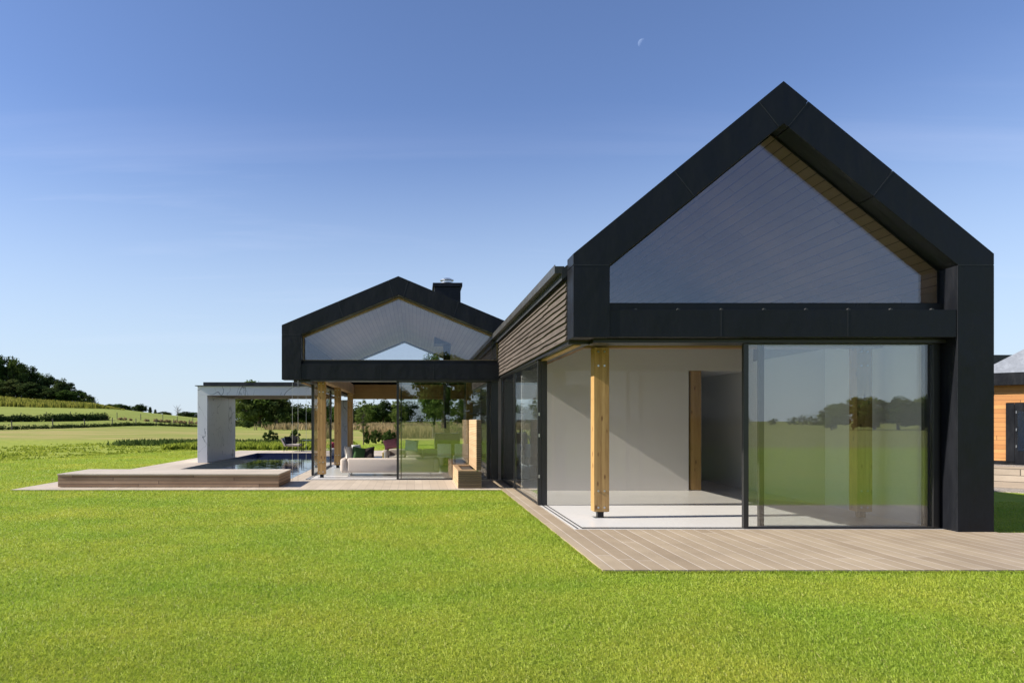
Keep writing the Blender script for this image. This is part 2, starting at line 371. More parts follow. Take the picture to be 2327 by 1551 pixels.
def m_ground():
    t = NT("ground_cover"); p = t.pos(); x, y, z = t.xyz(p)
    pf = t.n("ShaderNodeCombineXYZ", j0=x, j1=y).outputs[0]
    lawn = lawn_colour(t, pf)
    fine = t.noise(pf, 26, 4, 0.7); lawn = t.mix(t.rng(fine, 0.35, 0.75, 0.95, 0.25), lawn, (0.16, 0.235, 0.022))
    w1 = t.noise(pf, 0.09, 5, 0.6); w2 = t.noise(t.map(pf, (0.035, 0.16, 1)), 1.0, 5, 0.6)
    rough_ = t.mix(t.rng(t.noise(pf, 1.4, 5, 0.7), 0.35, 0.7), (0.17, 0.225, 0.03), (0.33, 0.35, 0.055))
    w3 = t.noise(t.map(pf, (0.25, 0.9, 1)), 1.0, 6, 0.7)
    w2 = t.math('ADD', t.math('MULTIPLY', w2, 0.6), t.math('MULTIPLY', w3, 0.4))
    hay = t.mix(t.rng(w2, 0.42, 0.60), (0.20, 0.225, 0.05), (0.36, 0.285, 0.115))
    hay = t.mix(t.rng(w1, 0.45, 0.65, 0, 0.6), hay, (0.19, 0.235, 0.04))
    past = t.mix(t.rng(w2, 0.42, 0.60), (0.175, 0.22, 0.038), (0.245, 0.265, 0.06))
    wob = t.math('MULTIPLY', t.math('SUBTRACT', w1, 0.5), 7.0)
    # the mown lawn ends on a line slanting away beside the terrace, and behind it
    wv_ = t.math('MULTIPLY', t.math('SUBTRACT', t.noise(pf, 0.8, 4, 0.6), 0.5), 0.8)
    side = t.math('ADD', t.math('SUBTRACT', t.math('MULTIPLY', t.math('SUBTRACT', y, 27.5), 0.465), x), -16.7)
    side = t.math('ADD', t.math('MINIMUM', side, t.math('SUBTRACT', y, 12.0)), wv_)
    lim = t.math('MAXIMUM', side, t.math('SUBTRACT', t.math('ADD', y, t.math('MULTIPLY', wv_, 4.0)), 46.0))
    c = t.mix(t.rng(lim, -0.25, 0.35), lawn, rough_)
    c = t.mix(t.rng(t.math('ADD', y, wob), 52, 60), c, hay)
    c = t.mix(t.rng(y, 90, 125), c, past)
    c = t.mix(t.rng(t.math('ADD', y, wob), -22, -19, 0.0, 1.0), t.mix(t.rng(w2, 0.35, 0.65), (0.18, 0.215, 0.045), (0.26, 0.26, 0.085)), c)
    fb = t.noise(pf, 9, 5, 0.7)
    return t.principled(c, 0.95, 0, t.bump(fb, 0.5, 0.06), 0.1)
M_GROUND = m_ground()
M_GRAVEL = NT("gravel")
_t = M_GRAVEL; _v = _t.n("ShaderNodeTexVoronoi", i_Vector=_t.pos(), i_Scale=38.0)
M_GRAVEL = _t.principled(_t.mix(_t.n("ShaderNodeSeparateColor", j0=_v.outputs['Color']).outputs[0], (0.16,0.14,0.12), (0.42,0.37,0.31)), 0.9, 0, _t.bump(_v.outputs['Distance'], 0.8, 0.02))

LEAF_OAK = m_leaf("oak_leaves", (0.032,0.058,0.016), (0.072,0.120,0.027), (0.152,0.200,0.048), 0.3, 0.35)
LEAF_DARK = m_leaf("dark_leaves", (0.023,0.038,0.014), (0.046,0.072,0.022), (0.109,0.123,0.041), 0.25, 0.35)
LEAF_OLIVE = m_leaf("olive_leaves", (0.045,0.067,0.019), (0.096,0.136,0.032), (0.192,0.224,0.064), 0.3, 0.35)
LEAF_HERB = m_leaf("herb_leaves", (0.13,0.18,0.026), (0.25,0.30,0.042), (0.40,0.40,0.075), 0.45, 0.9)
LEAF_CORN = m_leaf("maize_leaves", (0.10,0.115,0.02), (0.19,0.20,0.035), (0.32,0.29,0.075), 0.4, 0.5)
LEAF_DRY = m_leaf("dry_seedheads", (0.16,0.13,0.06), (0.37,0.28,0.15), (0.52,0.41,0.25), 0.4, 0.6)
LEAF_SHRUB = m_leaf("shrub_leaves", (0.027,0.045,0.015), (0.057,0.090,0.024), (0.135,0.180,0.045), 0.3, 1.5)

# ================================================================ GROUND
PROF = [(-0.607, [(50,-.03),(95,.37),(130,1.43),(230,5.9),(290,10.9),(400,17),(700,22)]),
        (-0.443, [(50,-.03),(110,.35),(130,1.0),(230,5.45),(290,6.9),(400,6.6),(700,7)]),
        (-0.320, [(50,-.03),(140,.07),(160,.4),(230,2.6),(300,2.4),(400,1.5),(700,2)]),
        (-0.200, [(50,-.03),(100,0.0),(200,.44),(300,0.8),(700,2)])]
def H(x, y):
    x = np.asarray(x, float); y = np.asarray(y, float)
    u = x / np.maximum(y, 1.0)
    hs = [np.interp(y, [a for a, _ in p], [b for _, b in p]) for _, p in PROF]
    us = [p[0] for p in PROF]
    h = np.where(u <= us[0], hs[0], hs[3])
    for i in range(3):
        k = np.clip((u-us[i])/(us[i+1]-us[i]), 0, 1)
        h = np.where((u > us[i]) & (u <= us[i+1]), hs[i]*(1-k)+hs[i+1]*k, h)
    h = np.where(y < 50, -0.03, h)
    back = np.clip((-y-60)/200.0, 0, 1)
    dip = np.clip((x-9.5)/4.5, 0, 1)*np.clip((y-10.6)/6, 0, 1)*np.clip((60-y)/15, 0, 1)*np.clip((120-x)/60, 0, 1)
    return h + back*1.0 - .29*dip
POOL = (-7.75, -3.40, 18.42, 33.7)
def axis(lo, hi, brk, f):
    pts = set(brk); v = 0.0
    s = []
    for sgn, lim in ((1, hi), (-1, lo)):
        v = 0.0; st = f
        while abs(v) < abs(lim):
            s.append(v*sgn); v += st; st *= 1.045
        s.append(lim)
    return np.array(sorted(pts | set(round(a, 4) for a in s)))
gx = axis(-900, 900, POOL[:2], 1.2); gy = axis(-500, 1400, POOL[2:], 1.2)
GX, GY = np.meshgrid(gx, gy); GZ = H(GX, GY)
gv = np.stack([GX.ravel(), GY.ravel(), GZ.ravel()], 1)
nx = len(gx); I, J = np.meshgrid(np.arange(nx-1), np.arange(len(gy)-1)); b = (J*nx+I).ravel()
cxm = ((gx[:-1]+gx[1:])/2)[I.ravel()]; cym = ((gy[:-1]+gy[1:])/2)[J.ravel()]
keep = ~((cxm > POOL[0]) & (cxm < POOL[1]) & (cym > POOL[2]) & (cym < POOL[3]))
b = b[keep]; gf = np.stack([b, b+1, b+nx+1, b+nx], 1)
ground = np_mesh("ground", gv, gf, M_GROUND); tag(ground, "wide lawn and meadow ground rising to a green hill", "ground", kind="structure")
for p_ in ground.data.polygons: p_.use_smooth = True

# ---------------------------------------------------------------- terraces, pool
deck = MB()
deck.box(2.02, 2.36, 7.32, 18.40, -0.12, 0.0)
deck.box(2.364, 8.35, 7.32, 10.05, -0.12, 0.0)
deck.box(8.354, 16.0, 7.32, 9.75, -0.12, 0.0)
o = deck.build("timber_deck", M_DECK); tag(o, "weathered timber deck around the tall gabled wing", "deck", kind="structure")
ter = MB()
ter.box(-9.36, 2.016, 15.8, 18.40, -0.12, 0.0)
ter.box(-9.36, POOL[0], 18.40, 36.5, -0.12, 0.0)
ter.box(POOL[1], -2.985, 18.40, 33.7, -0.12, 0.0)
ter.box(POOL[0], 6.0, 33.7, 36.5, -0.12, 0.0)
ter.box(-2.985, 6.0, 29.64, 33.7, -0.12, 0.0)
o = ter.build("pool_terrace", M_PAVE); tag(o, "pale boarded terrace around the pool", "terrace", kind="structure")
pw = MB().box(POOL[0]+.001, POOL[1]-.001, POOL[2]+.001, POOL[3]-.001, -0.215, -0.20)
o = MB().add([(POOL[0],POOL[2],-.17),(POOL[1],POOL[2],-.17),(POOL[1],POOL[3],-.17),(POOL[0],POOL[3],-.17)], [(0,1,2,3)]).build("pool_water", M_WATER)
tag(o, "still blue water of the swimming pool", "water", kind="structure")
x0, x1, y0, y1 = POOL; bs = MB()
for (a0,a1,b0,b1) in ((x0-.05,x0+.02,y0,y1),(x1-.02,x1+.05,y0,y1),(x0+.02,x1-.02,y0-.05,y0+.02),(x0+.02,x1-.02,y1-.02,y1+.05)):
    bs.box(a0,a1,b0,b1,-1.5,-0.004)
bs.box(x0, x1, y0, y1, -1.6, -1.5)
o = bs.build("pool_basin", M_TILE); tag(o, "long pool basin lined with navy tiles", "pool", kind="structure")

# ================================================================ GABLED WINGS
def frame_polys(P):
    xl, xc, xr = P['xl'], P['xc'], P['xr']; zb, ze, zp = P['zb'], P['ze'], P['zp']
    il, ie, ip = P['il'], P['ie'], P['ip']
    so = (zp-ze)/(xc-xl); si = (ip-ie)/(xc-il)
    O = lambda x: zp-so*abs(x-xc); Iz = lambda x: ip-si*abs(x-xc)
    a, a2, c, c2 = P['seams']
    g = 0.004
    polys = [[(xl,zb),(il,zb),(il,ie-g),(xl,ie-g)],
             [(xl,ie+g),(il,ie+g),(a2-g,Iz(a2-g)),(a-g,O(a-g)),(xl,ze)],
             [(a+g,O(a+g)),(a2+g,Iz(a2+g)),(c2-g,Iz(c2-g)),(c-g,O(c-g))]]
    m = lambda x: 2*xc-x
    right = [[(m(x), z) for x, z in q] for q in polys[1:]]
    top = [(c+g,O(c+g)),(xc,zp),(m(c+g),O(c+g)),(m(c2+g),Iz(c2+g)),(xc,ip),(c2+g,Iz(c2+g))]
    return polys, right, top, O, Iz
# ---- tall wing (right)
A = dict(xl=2.283, xc=5.307, xr=8.349, zb=2.795, ze=3.997, zp=6.477, il=2.808, ie=3.833, ip=5.869, seams=(3.738,4.016,4.953,5.237))
YA, YAG, YA_END = 9.81, 10.17, 34.0
wa = empty("gabled_house_wing", (5.3, 9.81, 0), "tall black framed gabled house wing with sliding glass doors and timber deck in front", "house", "gabled wings of the house")
L, Rr, T, OA, IA = frame_polys(A)
fm = MB()
for q in L + Rr + [T]: fm.prism(q, YA, YAG+.03)
fm.prism([(7.806,0.0),(8.331,0.0),(8.331,3.829),(7.806,3.829)], YA, YAG+.03)
fm.build("gable_frame", M_METAL, wa, bevel=0.004)
mx_ = lambda x: 2*A['xc']-x
# folded joints between the sheets
def joints(lines, y0, parent, wd=.007):
    for (xa, za), (xb, zb_) in lines:
        d = Vector((xb-xa, zb_-za)).normalized()*(-1); n_ = Vector((-d.y, d.x))*wd
        MB().prism([(xa-n_.x, za-n_.y), (xb-n_.x, zb_-n_.y), (xb+n_.x, zb_+n_.y), (xa+n_.x, za+n_.y)], y0-.003, y0+.008).build("panel_joint", M_JOINT, parent)
def frame_joints(P, O, Iz):
    a, a2, c, c2 = P['seams']; m = lambda x: 2*P['xc']-x
    ls = [((a, O(a)-.01), (a2, Iz(a2)+.01)), ((c, O(c)-.01), (c2, Iz(c2)+.01)), ((P['xl']+.01, P['ie']), (P['il']-.01, P['ie']))]
    return ls, [((m(p[0]), p[1]), (m(q[0]), q[1])) for p, q in ls]
M_JOINT = m_metal("joint_metal", (0.020, 0.021, 0.024), 0.4)
ja, jb_ = frame_joints(A, OA, IA)
joints(ja + jb_, YA, wa)
joints([((4.413, 2.81), (4.413, 3.185)), ((6.238, 2.81), (6.238, 3.185))], YA+.012, wa, .005)
# beam across the front, in three lengths, and the recessed sill above it
bmn = MB()
for xa, xb in ((2.812,4.41),(4.416,6.235),(6.241,7.802)): bmn.box(xa, xb, YA+.012, YAG-.02, 2.80, 3.194)
bmn.build("gable_beam", M_METAL, wa, bevel=0.004)
MB().box(2.812, 7.802, YAG-.10, YAG+.03, 3.196, 3.325).build("window_sill", M_METAL_EDGE, wa, bevel=0.004)
for px in (1443, 1540, 1638, 1735, 1830, 1926, 2022, 2115):
    xx = (px-VX)/F*9.88
    MB().prism([(xx-.03,3.192),(xx+.02,3.192),(xx+.02,3.205),(xx-.01,3.218)], YA+.03, YA+.07).build("clip", M_GUTTER, wa)
gwin = [(2.815,3.328),(7.80,3.328),(7.80,IA(7.80)-.006),(5.307,5.860),(2.815,IA(2.815)-.006)]
MB().prism(gwin, YAG, YAG+.024).build("gable_window", M_GLASS, wa)
# thin black frame line around the gable glazing
def rim(poly, y0, y1, t_):
    cxp = sum(p[0] for p in poly)/len(poly); n = len(poly); m_ = MB()
    inn = []
    for i in range(n):
        p0, p1, p2 = Vector(poly[i-1]), Vector(poly[i]), Vector(poly[(i+1)%n])
        d1 = (p1-p0).normalized(); d2 = (p2-p1).normalized()
        n1 = Vector((-d1.y, d1.x)); n2 = Vector((-d2.y, d2.x)); bis = (n1+n2).normalized()
        inn.append(p1 + bis*(t_/max(.3, bis.dot(n1))))
    for i in range(n):
        j = (i+1)%n; m_.prism([tuple(poly[i]), tuple(poly[j]), tuple(inn[j]), tuple(inn[i])], y0, y1)
    return m_
rim([(2.812,3.327),(7.803,3.327),(7.803,IA(7.803)-.004),(5.307,5.865),(2.812,IA(2.812)-.004)], YAG-.012, YAG-.002, 0.022).build("window_frame", M_METAL_EDGE, wa)
# roof, ceilings and walls behind the frame
sA = 0.8185
def slope_slab(xc, x_out, z_ridge_top, s, t_, y0, y1, inset=0.0):
    ze_ = z_ridge_top - s*abs(x_out-xc)
    return MB().prism([(xc, z_ridge_top), (x_out, ze_), (x_out, ze_-t_), (xc, z_ridge_top-t_)], y0, y1)
rf = slope_slab(5.307, 2.20, 6.40, sA, 0.16, YAG+.032, YA_END); rf.v += []
o1 = slope_slab(5.307, 8.42, 6.40, sA, 0.16, YAG+.032, YA_END)
rf.add(o1.v, o1.f); roofA = rf.build("roof", M_ROOF, wa)
ce = slope_slab(5.307, 2.45, 5.96, .8145, 0.04, YAG+.034, YA_END-.1); o1 = slope_slab(5.307, 8.16, 5.96, .8145, 0.04, YAG+.034, YA_END-.1)
ce.add(o1.v, o1.f); ce.build("ceiling", M_CEIL_A, wa)
# gutter along the left eave, in short lengths
gt = MB(); y = YAG+.035
while y < 18.9:
    y2 = min(y+.60, 18.95); gt.box(2.105, 2.24, y, y2-.006, 3.80, 3.905); gt.box(2.095, 2.105, y, y2-.006, 3.80, 3.925); gt.box(2.102, 2.25, y2-.006, y2, 3.803, 3.90); y = y2
gt.build("gutter", M_GUTTER, wa)
MB().box(2.24, 2.34, YAG+.035, YA_END, 3.70, 3.86).build("eaves_board", M_METAL_EDGE, wa)
# waney-edged cladding over the left side
rnd = random.Random(7); cl = MB()
n_c = 10; hz = (3.72-2.795)/n_c
for i in range(n_c):
    z0 = 2.795 + i*hz; y = YAG+.05 - rnd.random()*2
    while y < 18.66:
        y2 = y + 2.2 + rnd.random()*1.6; ya, yb = max(y, YAG+.05), min(y2-.004, 18.66)
        if yb-ya > .02:
            n_ = max(2, int((yb-ya)/.16)); vs = []; off = rnd.uniform(-.007, .007) if i else 0; ph = rnd.random()*9
            for k in range(n_+1):
                yy = ya+(yb-ya)*k/n_
                wv = off + .003*math.sin(yy*1.3+ph) + .0065*math.tanh(10*math.sin(yy*1.1+ph*2.3)-8) + rnd.uniform(-.002,.002)
                if i == 0: wv = 0
                vs += [(2.252, yy, z0+wv), (2.315, yy, z0+wv), (2.315, yy, z0+hz+.03), (2.294, yy, z0+hz+.03)]
            fs = []
            for k in range(n_):
                a_, c_ = 4*k, 4*k+4
                fs += [(a_, c_, c_+3, a_+3), (a_, a_+1, c_+1, c_), (a_+1, a_+2, c_+2, c_+1), (a_+3, c_+3, c_+2, a_+2)]
            fs += [(0,3,2,1), tuple(4*n_+q for q in (0,1,2,3))]
            cl.add(vs, fs)
        y = y2
cl.build("side_cladding", M_CLAD, wa)
MB().box(2.318, 2.44, YAG+.034, YA_END, 2.80, 3.80).build("wall", M_METAL_EDGE, wa)
MB().box(7.75, 8.30, YAG+.034, YA_END, 0.0, 2.95).build("wall", M_WHITE, wa)
MB().box(8.14, 8.30, YAG+.034, YA_END, 2.953, 3.76).build("wall", M_CEIL_A, wa)
ew = MB().prism([(2.45,0),(7.74,0),(7.74,3.86),(5.307,5.85),(2.45,3.55)], YA_END-.25, YA_END); ew.build("wall", M_WHITE, wa)
# floor and door tracks
MB().box(2.364, 8.30, 10.054, YA_END, -0.15, 0.001).build("floor", M_FLOOR, wa)
tk = MB()
for dx in (0.0, 0.075): tk.box(2.405+dx, 2.425+dx, 10.10, 18.3, 0.002, 0.008)
for dy in (0.0, 0.075): tk.box(2.50, 7.70, 10.105+dy, 10.125+dy, 0.002, 0.008)
tk.build("door_track", M_ALU, wa)
th = MB().box(2.30, 2.62, YAG+.033, 18.6, 2.74, 2.793); th.box(2.625, 7.80, YA+.20, YAG+.20, 2.74, 2.793)
th.build("soffit", M_ALU, wa)
MB().box(2.39, 2.50, 10.25, 12.86, 2.722, 2.738).build("soffit_batten", M_BEAM_Y, wa)
# inner larch ring beam and posts
MB().box(2.64, 7.73, 11.27, 11.47, 2.80, 3.08).build("beam", M_BEAM, wa)
MB().box(2.64, 2.84, 11.48, 18.3, 2.80, 3.08).build("beam", M_BEAM_Y, wa)
def timber_post(parent, x0, x1, y0, y1, ztop, zbot=0.108, bolts=True):
    p = MB().box(x0, x1, y0, y1, zbot, ztop).build("post", M_GLU, parent, bevel=0.004)
    xm, ym = (x0+x1)/2, (y0+y1)/2
    s = MB().box(xm-.05, xm+.05, ym-.05, ym+.05, 0.006, zbot-.006); s.box(xm-.10, xm+.10, ym-.09, ym+.09, zbot-.006, zbot-.001)
    s.build("post_shoe", M_METAL_EDGE, p)
    MB().box(xm-.11, xm+.11, ym-.10, ym+.10, 0.0015, 0.006).build("base_plate", M_STEEL, p)
    if bolts:
        for zz in (zbot+.07, zbot+.34, ztop-.07, ztop-.30):
            for dx in (-.055, .045):
                MB().tube((xm+dx, y0-.010, zz), (xm+dx, y0+.002, zz), .017, n=10).build("bolt", M_STEEL, p)
    return p
timber_post(wa, 2.94, 3.19, 11.18, 11.39, 2.797)
timber_post(wa, 7.25, 7.50, 11.18, 11.39, 2.797)
# room partition with an opening, and the post standing at its edge
pt = MB().box(2.46, 6.265, 15.60, 15.75, 0.0, 3.55); pt.box(6.2655, 7.745, 15.60, 15.75, 2.74, 3.55)
pt.build("partition_wall", M_PLASTER, wa)
MB().box(2.46, 7.745, 15.76, 20.5, 3.40, 3.55).build("loft_floor", M_PLASTER, wa)
MB().box(2.46, 7.745, 20.4, 20.55, 0.0, 3.38).build("partition_wall", M_WHITE, wa)
timber_post(wa, 6.32, 6.56, 15.62, 15.83, 2.738, 0.0105, bolts=False)
cr = MB().box(6.10, 7.745, 15.76, 18.4, 2.742, 2.80); cr.box(6.10, 6.26, 15.76, 18.4, 0.0, 2.74); cr.box(6.10, 7.745, 18.402, 18.5, 0.0, 2.80)
cr.build("corridor_wall", M_WHITE, wa)
# frameless inner glass screen
MB().box(2.50, 7.745, 12.88, 12.90, 0.004, 3.6).build("glass_screen", M_GLASS_IN, wa)
# doors: a black jamb and glazing down the left side
def stile(parent, x0, x1, y0, y1, z0=0.01, z1=2.738):
    return MB().box(x0, x1, y0, y1, z0, z1).build("stile", M_ALU, parent, bevel=0.003)
jb = MB().box(2.325, 2.395, 12.86, 12.93, 0.008, 2.738); jb.box(2.398, 2.50, 12.86, 12.93, 0.008, 2.738)
jamb = jb.build("door_jamb", M_ALU, wa, bevel=0.003)
for zz in (0.55, 1.32, 1.72): MB().box(2.335, 2.36, 12.852, 12.859, zz-.03, zz+.03).build("catch", M_STEEL, jamb)
for ya, yb in ((12.96, 15.95), (16.02, 18.3)):
    d = MB().box(2.345, 2.365, ya, yb, 0.03, 2.72).build("glass_door", M_GLASS_LO, wa)
    s = MB().box(2.325, 2.385, ya, yb, 0.008, 0.03); s.box(2.325, 2.385, ya, yb, 2.72, 2.738)
    s.box(2.325, 2.385, yb+.001, yb+.055, 0.008, 2.738); s.build("door_frame", M_ALU, d)
# front sliding doors (two stacked panels)
for k, (xa, xb, yy) in enumerate(((4.875, 7.66, 10.10), (5.15, 7.60, 10.19))):
    d = MB().box(xa+.06, xb, yy, yy+.022, 0.035, 2.72).build("sliding_door", M_GLASS_LO, wa)
    s = MB().box(xa-.015, xa+.058, yy-.025, yy+.04, 0.009, 2.738); s.box(xa+.06, xb, yy-.02, yy+.04, 0.009, 0.033); s.box(xa+.06, xb, yy-.02, yy+.04, 2.722, 2.738)
    s.box(xb+.002, xb+.08, yy-.02, yy+.04, 0.009, 2.738)
    s.build("door_frame", M_ALU, d, bevel=0.003)
MB().box(7.70, 7.802, YAG-.04, YAG+.20, 0.003, 2.738).build("door_jamb", M_ALU, wa)

# ---- low wing (left)
B = dict(xl=-3.553, xc=-.435, xr=2.683, zb=2.694, ze=4.153, zp=5.459, il=-3.035, ie=3.894, ip=4.957, seams=(-2.05,-1.91,-.70,-.57))
YB, YBG, YB_END = 18.25, 18.60, 29.6
wb = empty("gabled_house_wing", (-.4, 18.25, 0), "low black framed gabled house wing with chimney open to the pool terrace", "house", "gabled wings of the house")
L, Rr, T, OB, IB = frame_polys(B)
def clipx(q, xm):
    out = []
    for i in range(len(q)):
        a_, b_ = q[i], q[(i+1)%len(q)]
        if a_[0] <= xm: out.append(a_)
        if (a_[0] <= xm) != (b_[0] <= xm):
            k = (xm-a_[0])/(b_[0]-a_[0]); out.append((xm, a_[1]+k*(b_[1]-a_[1])))
    return out
for nm, ya, yb in (("gable_frame", YB, YBG+.03), ("rear_gable_frame", YB_END-.36, YB_END)):
    fm = MB()
    for q in L + Rr + [T]:
        q = clipx(q, 2.55)
        if len(q) > 2: fm.prism(q, ya, yb)
    fm.build(nm, M_METAL, wb, bevel=0.004)
bmn = MB()
for xa, xb in ((-3.031,-.91),(-.904,.50),(.506,2.262)): bmn.box(xa, xb, YB+.012, YBG-.02, 2.70, 3.118)
bmn.build("gable_beam", M_METAL, wb, bevel=0.004)
ja, jb_ = frame_joints(B, OB, IB)
joints(ja + jb_[:2], YB, wb, .009)
joints([((-.907, 2.71), (-.907, 3.11)), ((.503, 2.71), (.503, 3.11))], YB+.012, wb, .007)
MB().box(-3.031, 2.262, YBG-.12, YBG+.03, 3.12, 3.225).build("window_sill", M_METAL_EDGE, wb, bevel=0.004)
gw = [(-3.028,3.229),(2.262,3.229),(2.262,IB(2.262)-.006),(-.435,4.95),(-3.028,IB(-3.028)-.006)]
MB().prism(gw, YBG, YBG+.024).build("gable_window", M_GLASS, wb)
rim(gw, YBG-.012, YBG-.002, 0.022).build("window_frame", M_BEAM, wb)
MB().box(-3.031, 2.262, YB_END-.30, YB_END-.05, 2.62, 3.37).build("rear_gable_beam", M_METAL, wb)
gwr = [(-3.028,3.374),(2.262,3.374),(2.262,IB(2.262)-.006),(-.435,4.95),(-3.028,IB(-3.028)-.006)]
MB().prism(gwr, YB_END-.12, YB_END-.10).build("gable_window", M_GLASS_IN, wb)
sB = .4189
rf = slope_slab(-.435, -3.45, 5.40, sB, 0.14, YBG+.032, YB_END-.362); o1 = slope_slab(-.435, 2.9, 5.40, sB, 0.14, YBG+.032, YB_END-.362)
rf.add(o1.v, o1.f); roofB = rf.build("roof", M_ROOF, wb)
ce = slope_slab(-.435, -3.15, 5.04, .4088, 0.04, YBG+.034, YB_END-.37); o1 = slope_slab(-.435, 2.262, 5.04, .4088, 0.04, YBG+.034, YB_END-.37)
ce.add(o1.v, o1.f); ce.build("ceiling", M_CEIL_B, wb)
MB().box(-3.28, -3.10, YBG+.034, YB_END-.362, 2.70, 4.02).build("wall", M_CLAD, wb)
MB().box(2.10, 2.262, YBG+.034, YB_END-.362, 2.66, 3.88).build("wall", M_CLAD, wb)  # cladding tone on this inner wall imitates the tall wing's reflection in the glass
kw = MB().box(2.10, 2.262, YBG+.034, YB_END-.362, 0.0, 2.656)
for zz in (.45, .9, 1.35, 1.8, 2.25): kw.box(1.86, 2.098, 20.5, 26.0, zz, zz+.035)
kw.build("shelf_wall", simple("smoked_oak", (0.075, 0.062, 0.052), .6, 0, .25, 5), wb)
MB().box(-2.98, 2.36, 18.404, YB_END+.036, -0.15, 0.001).build("floor", M_FLOOR, wb)
tk = MB()
for dy in (0.0, .07): tk.box(-2.95, 2.26, 18.45+dy, 18.47+dy, 0.002, 0.008)
for dx in (0.0, .07): tk.box(-2.96+dx, -2.94+dx, 18.56, YB_END-.4, 0.002, 0.008)
tk.build("door_track", M_ALU, wb)
sf = MB().box(-3.28, -2.80, YBG-.10, YB_END-.37, 2.64, 2.69); sf.box(-2.795, 2.262, YBG-.30, YBG+.10, 2.655, 2.692); sf.build("soffit", M_ALU, wb)
MB().box(-3.10, -3.02, 18.7, 22.5, 2.622, 2.638).build("soffit_batten", M_BEAM_Y, wb)
MB().box(-2.72, 2.09, 19.05, 19.25, 2.70, 3.0).build("beam", M_BEAM, wb)
MB().box(-2.72, -2.50, 19.26, 28.6, 2.70, 3.08).build("beam", M_BEAM_Y, wb)
MB().box(-2.72, 2.09, 28.62, 28.84, 2.50, 3.10).build("beam", M_BEAM, wb)
for yy, x0 in ((19.05, -2.705), (23.0, -2.705), (27.5, -2.705)): timber_post(wb, x0, x0+.215, yy, yy+.21, 2.697, .10)
timber_post(wb, 1.75, 1.96, 23.0, 23.2, 3.3, .10, bolts=False)
# left side: black jambs and a glass door between
for yy in (19.85, 24.05): MB().box(-3.00, -2.93, yy, yy+.10, 0.008, 2.638).build("door_jamb", M_ALU, wb, bevel=.003)
d = MB().box(-2.975, -2.955, 19.96, 24.04, 0.03, 2.62).build("glass_door", M_GLASS_LO, wb)
MB().box(-2.99, -2.94, 19.96, 24.04, 0.008, 0.029).build("door_frame", M_ALU, d)
for px, yy, xx in ((664, 18.1, -3.24), (677, 18.1, -3.09), (696, 20.6, -3.27)):
    MB().tube((xx, yy, 0.0), (xx, yy, 2.66), .0045, n=6).build("blind_guide_wire", M_STEEL, wb)
# front sliding panels on the right half
for k, (xa, xb, yy) in enumerate(((-.475, 1.95, 18.47), (-.40, 2.0, 18.545))):
    d = MB().box(xa+.055, xb, yy, yy+.02, 0.035, 2.63).build("sliding_door", M_GLASS_LO, wb)
    s = MB().box(xa-.01 if k == 0 else xa+.02, xa+.053, yy-.02, yy+.035, 0.009, 2.653); s.box(xa+.055, xb, yy-.015, yy+.035, 0.009, 0.033); s.box(xa+.055, xb, yy-.015, yy+.035, 2.632, 2.653)
    s.box(xb+.002, xb+.05, yy-.015, yy+.035, 0.009, 2.653)
    s.build("door_frame", M_ALU, d, bevel=.003)
MB().box(2.06, 2.26, 18.44, 18.60, 0.009, 2.653).build("door_jamb", M_ALU, wb)
# chimney on the roof
ch = MB().box(.70, 1.62, 24.0, 24.9, 4.3, 6.30); ch.box(.64, 1.68, 23.94, 24.96, 6.301, 6.43)
ch = ch.build("chimney", M_METAL, roofB, bevel=.006)
cw = MB().lathe((1.16, 24.45, 6.432), [(.19,0),(.19,.06),(.23,.07),(.23,.10),(.17,.11),(.17,.16),(.245,.17),(.245,.195),(.12,.25)], 24)
cw.build("chimney_cowl", M_STEEL, ch, smooth=False)
MB().tube((1.16, 24.45, 2.3), (1.16, 24.45, 4.5), .13, n=16).build("flue", M_METAL_EDGE, wb, smooth=True)
fp = MB().box(.72, 1.6, 24.0, 24.9, 0.35, 1.15); fp.box(.95, 1.37, 24.2, 24.7, 0.002, .35); fp.box(1.06, 1.26, 24.35, 24.55, 1.15, 2.3)
st = empty("wood_stove", (1.16, 24.45, 0), "dark suspended wood stove inside the low wing behind the glass", "stove")
fp.build("stove_body", M_METAL_EDGE, st, bevel=.02)

# ================================================================ POOL PAVILION
pv = empty("pool_pavilion", (-5.8, 25.85, 0), "white veined marble pavilion framing the far half of the pool", "pavilion")
MB().box(-8.22, -7.85, 25.85, 29.9, 0.001, 2.548).build("marble_wall", M_MARBLE, pv, bevel=.004)
MB().box(-3.36, -2.90, 29.96, 30.3, 0.001, 2.50).build("marble_pier", M_MARBLE, pv, bevel=.004)
MB().box(-8.22, -3.36, 25.85, 25.95, 2.551, 2.90).build("marble_fascia", M_MARBLE, pv, bevel=.004)
MB().box(-8.22, -8.12, 25.953, 30.3, 2.551, 2.90).build("marble_fascia", M_MARBLE, pv)
so = MB().box(-8.118, -3.36, 25.953, 30.3, 2.552, 2.62); so.build("soffit", simple("bounce_tinted_plaster", (0.36,0.30,0.235), .9, 0, .05), pv)  # plaster soffit, with the deck's brown bounce light put into its colour
rfp = MB().box(-8.30, -3.30, 25.78, 30.36, 2.903, 2.93); rfp.box(-8.05, -3.32, 26.0, 30.2, 2.931, 3.06); rfp.build("roof", M_ROOF, pv)
MB().box(-7.5, -7.38, 26.4, 28.9, 2.535, 2.5515).build("light_slot", M_METAL_EDGE, pv)

# ================================================================ TERRACE FURNITURE
bn = empty("timber_platform_bench", (-5.9, 17.1, 0), "long low timber platform bench along the front of the pool", "bench")
MB().box(-8.56, -3.26, 16.38, 17.97, 0.012, 0.288).build("bench_base", M_BENCH, bn, bevel=.004)
MB().box(-8.575, -3.245, 16.365, 17.985, 0.290, 0.322).build("bench_top", M_BENCH_TOP, bn, bevel=.004)

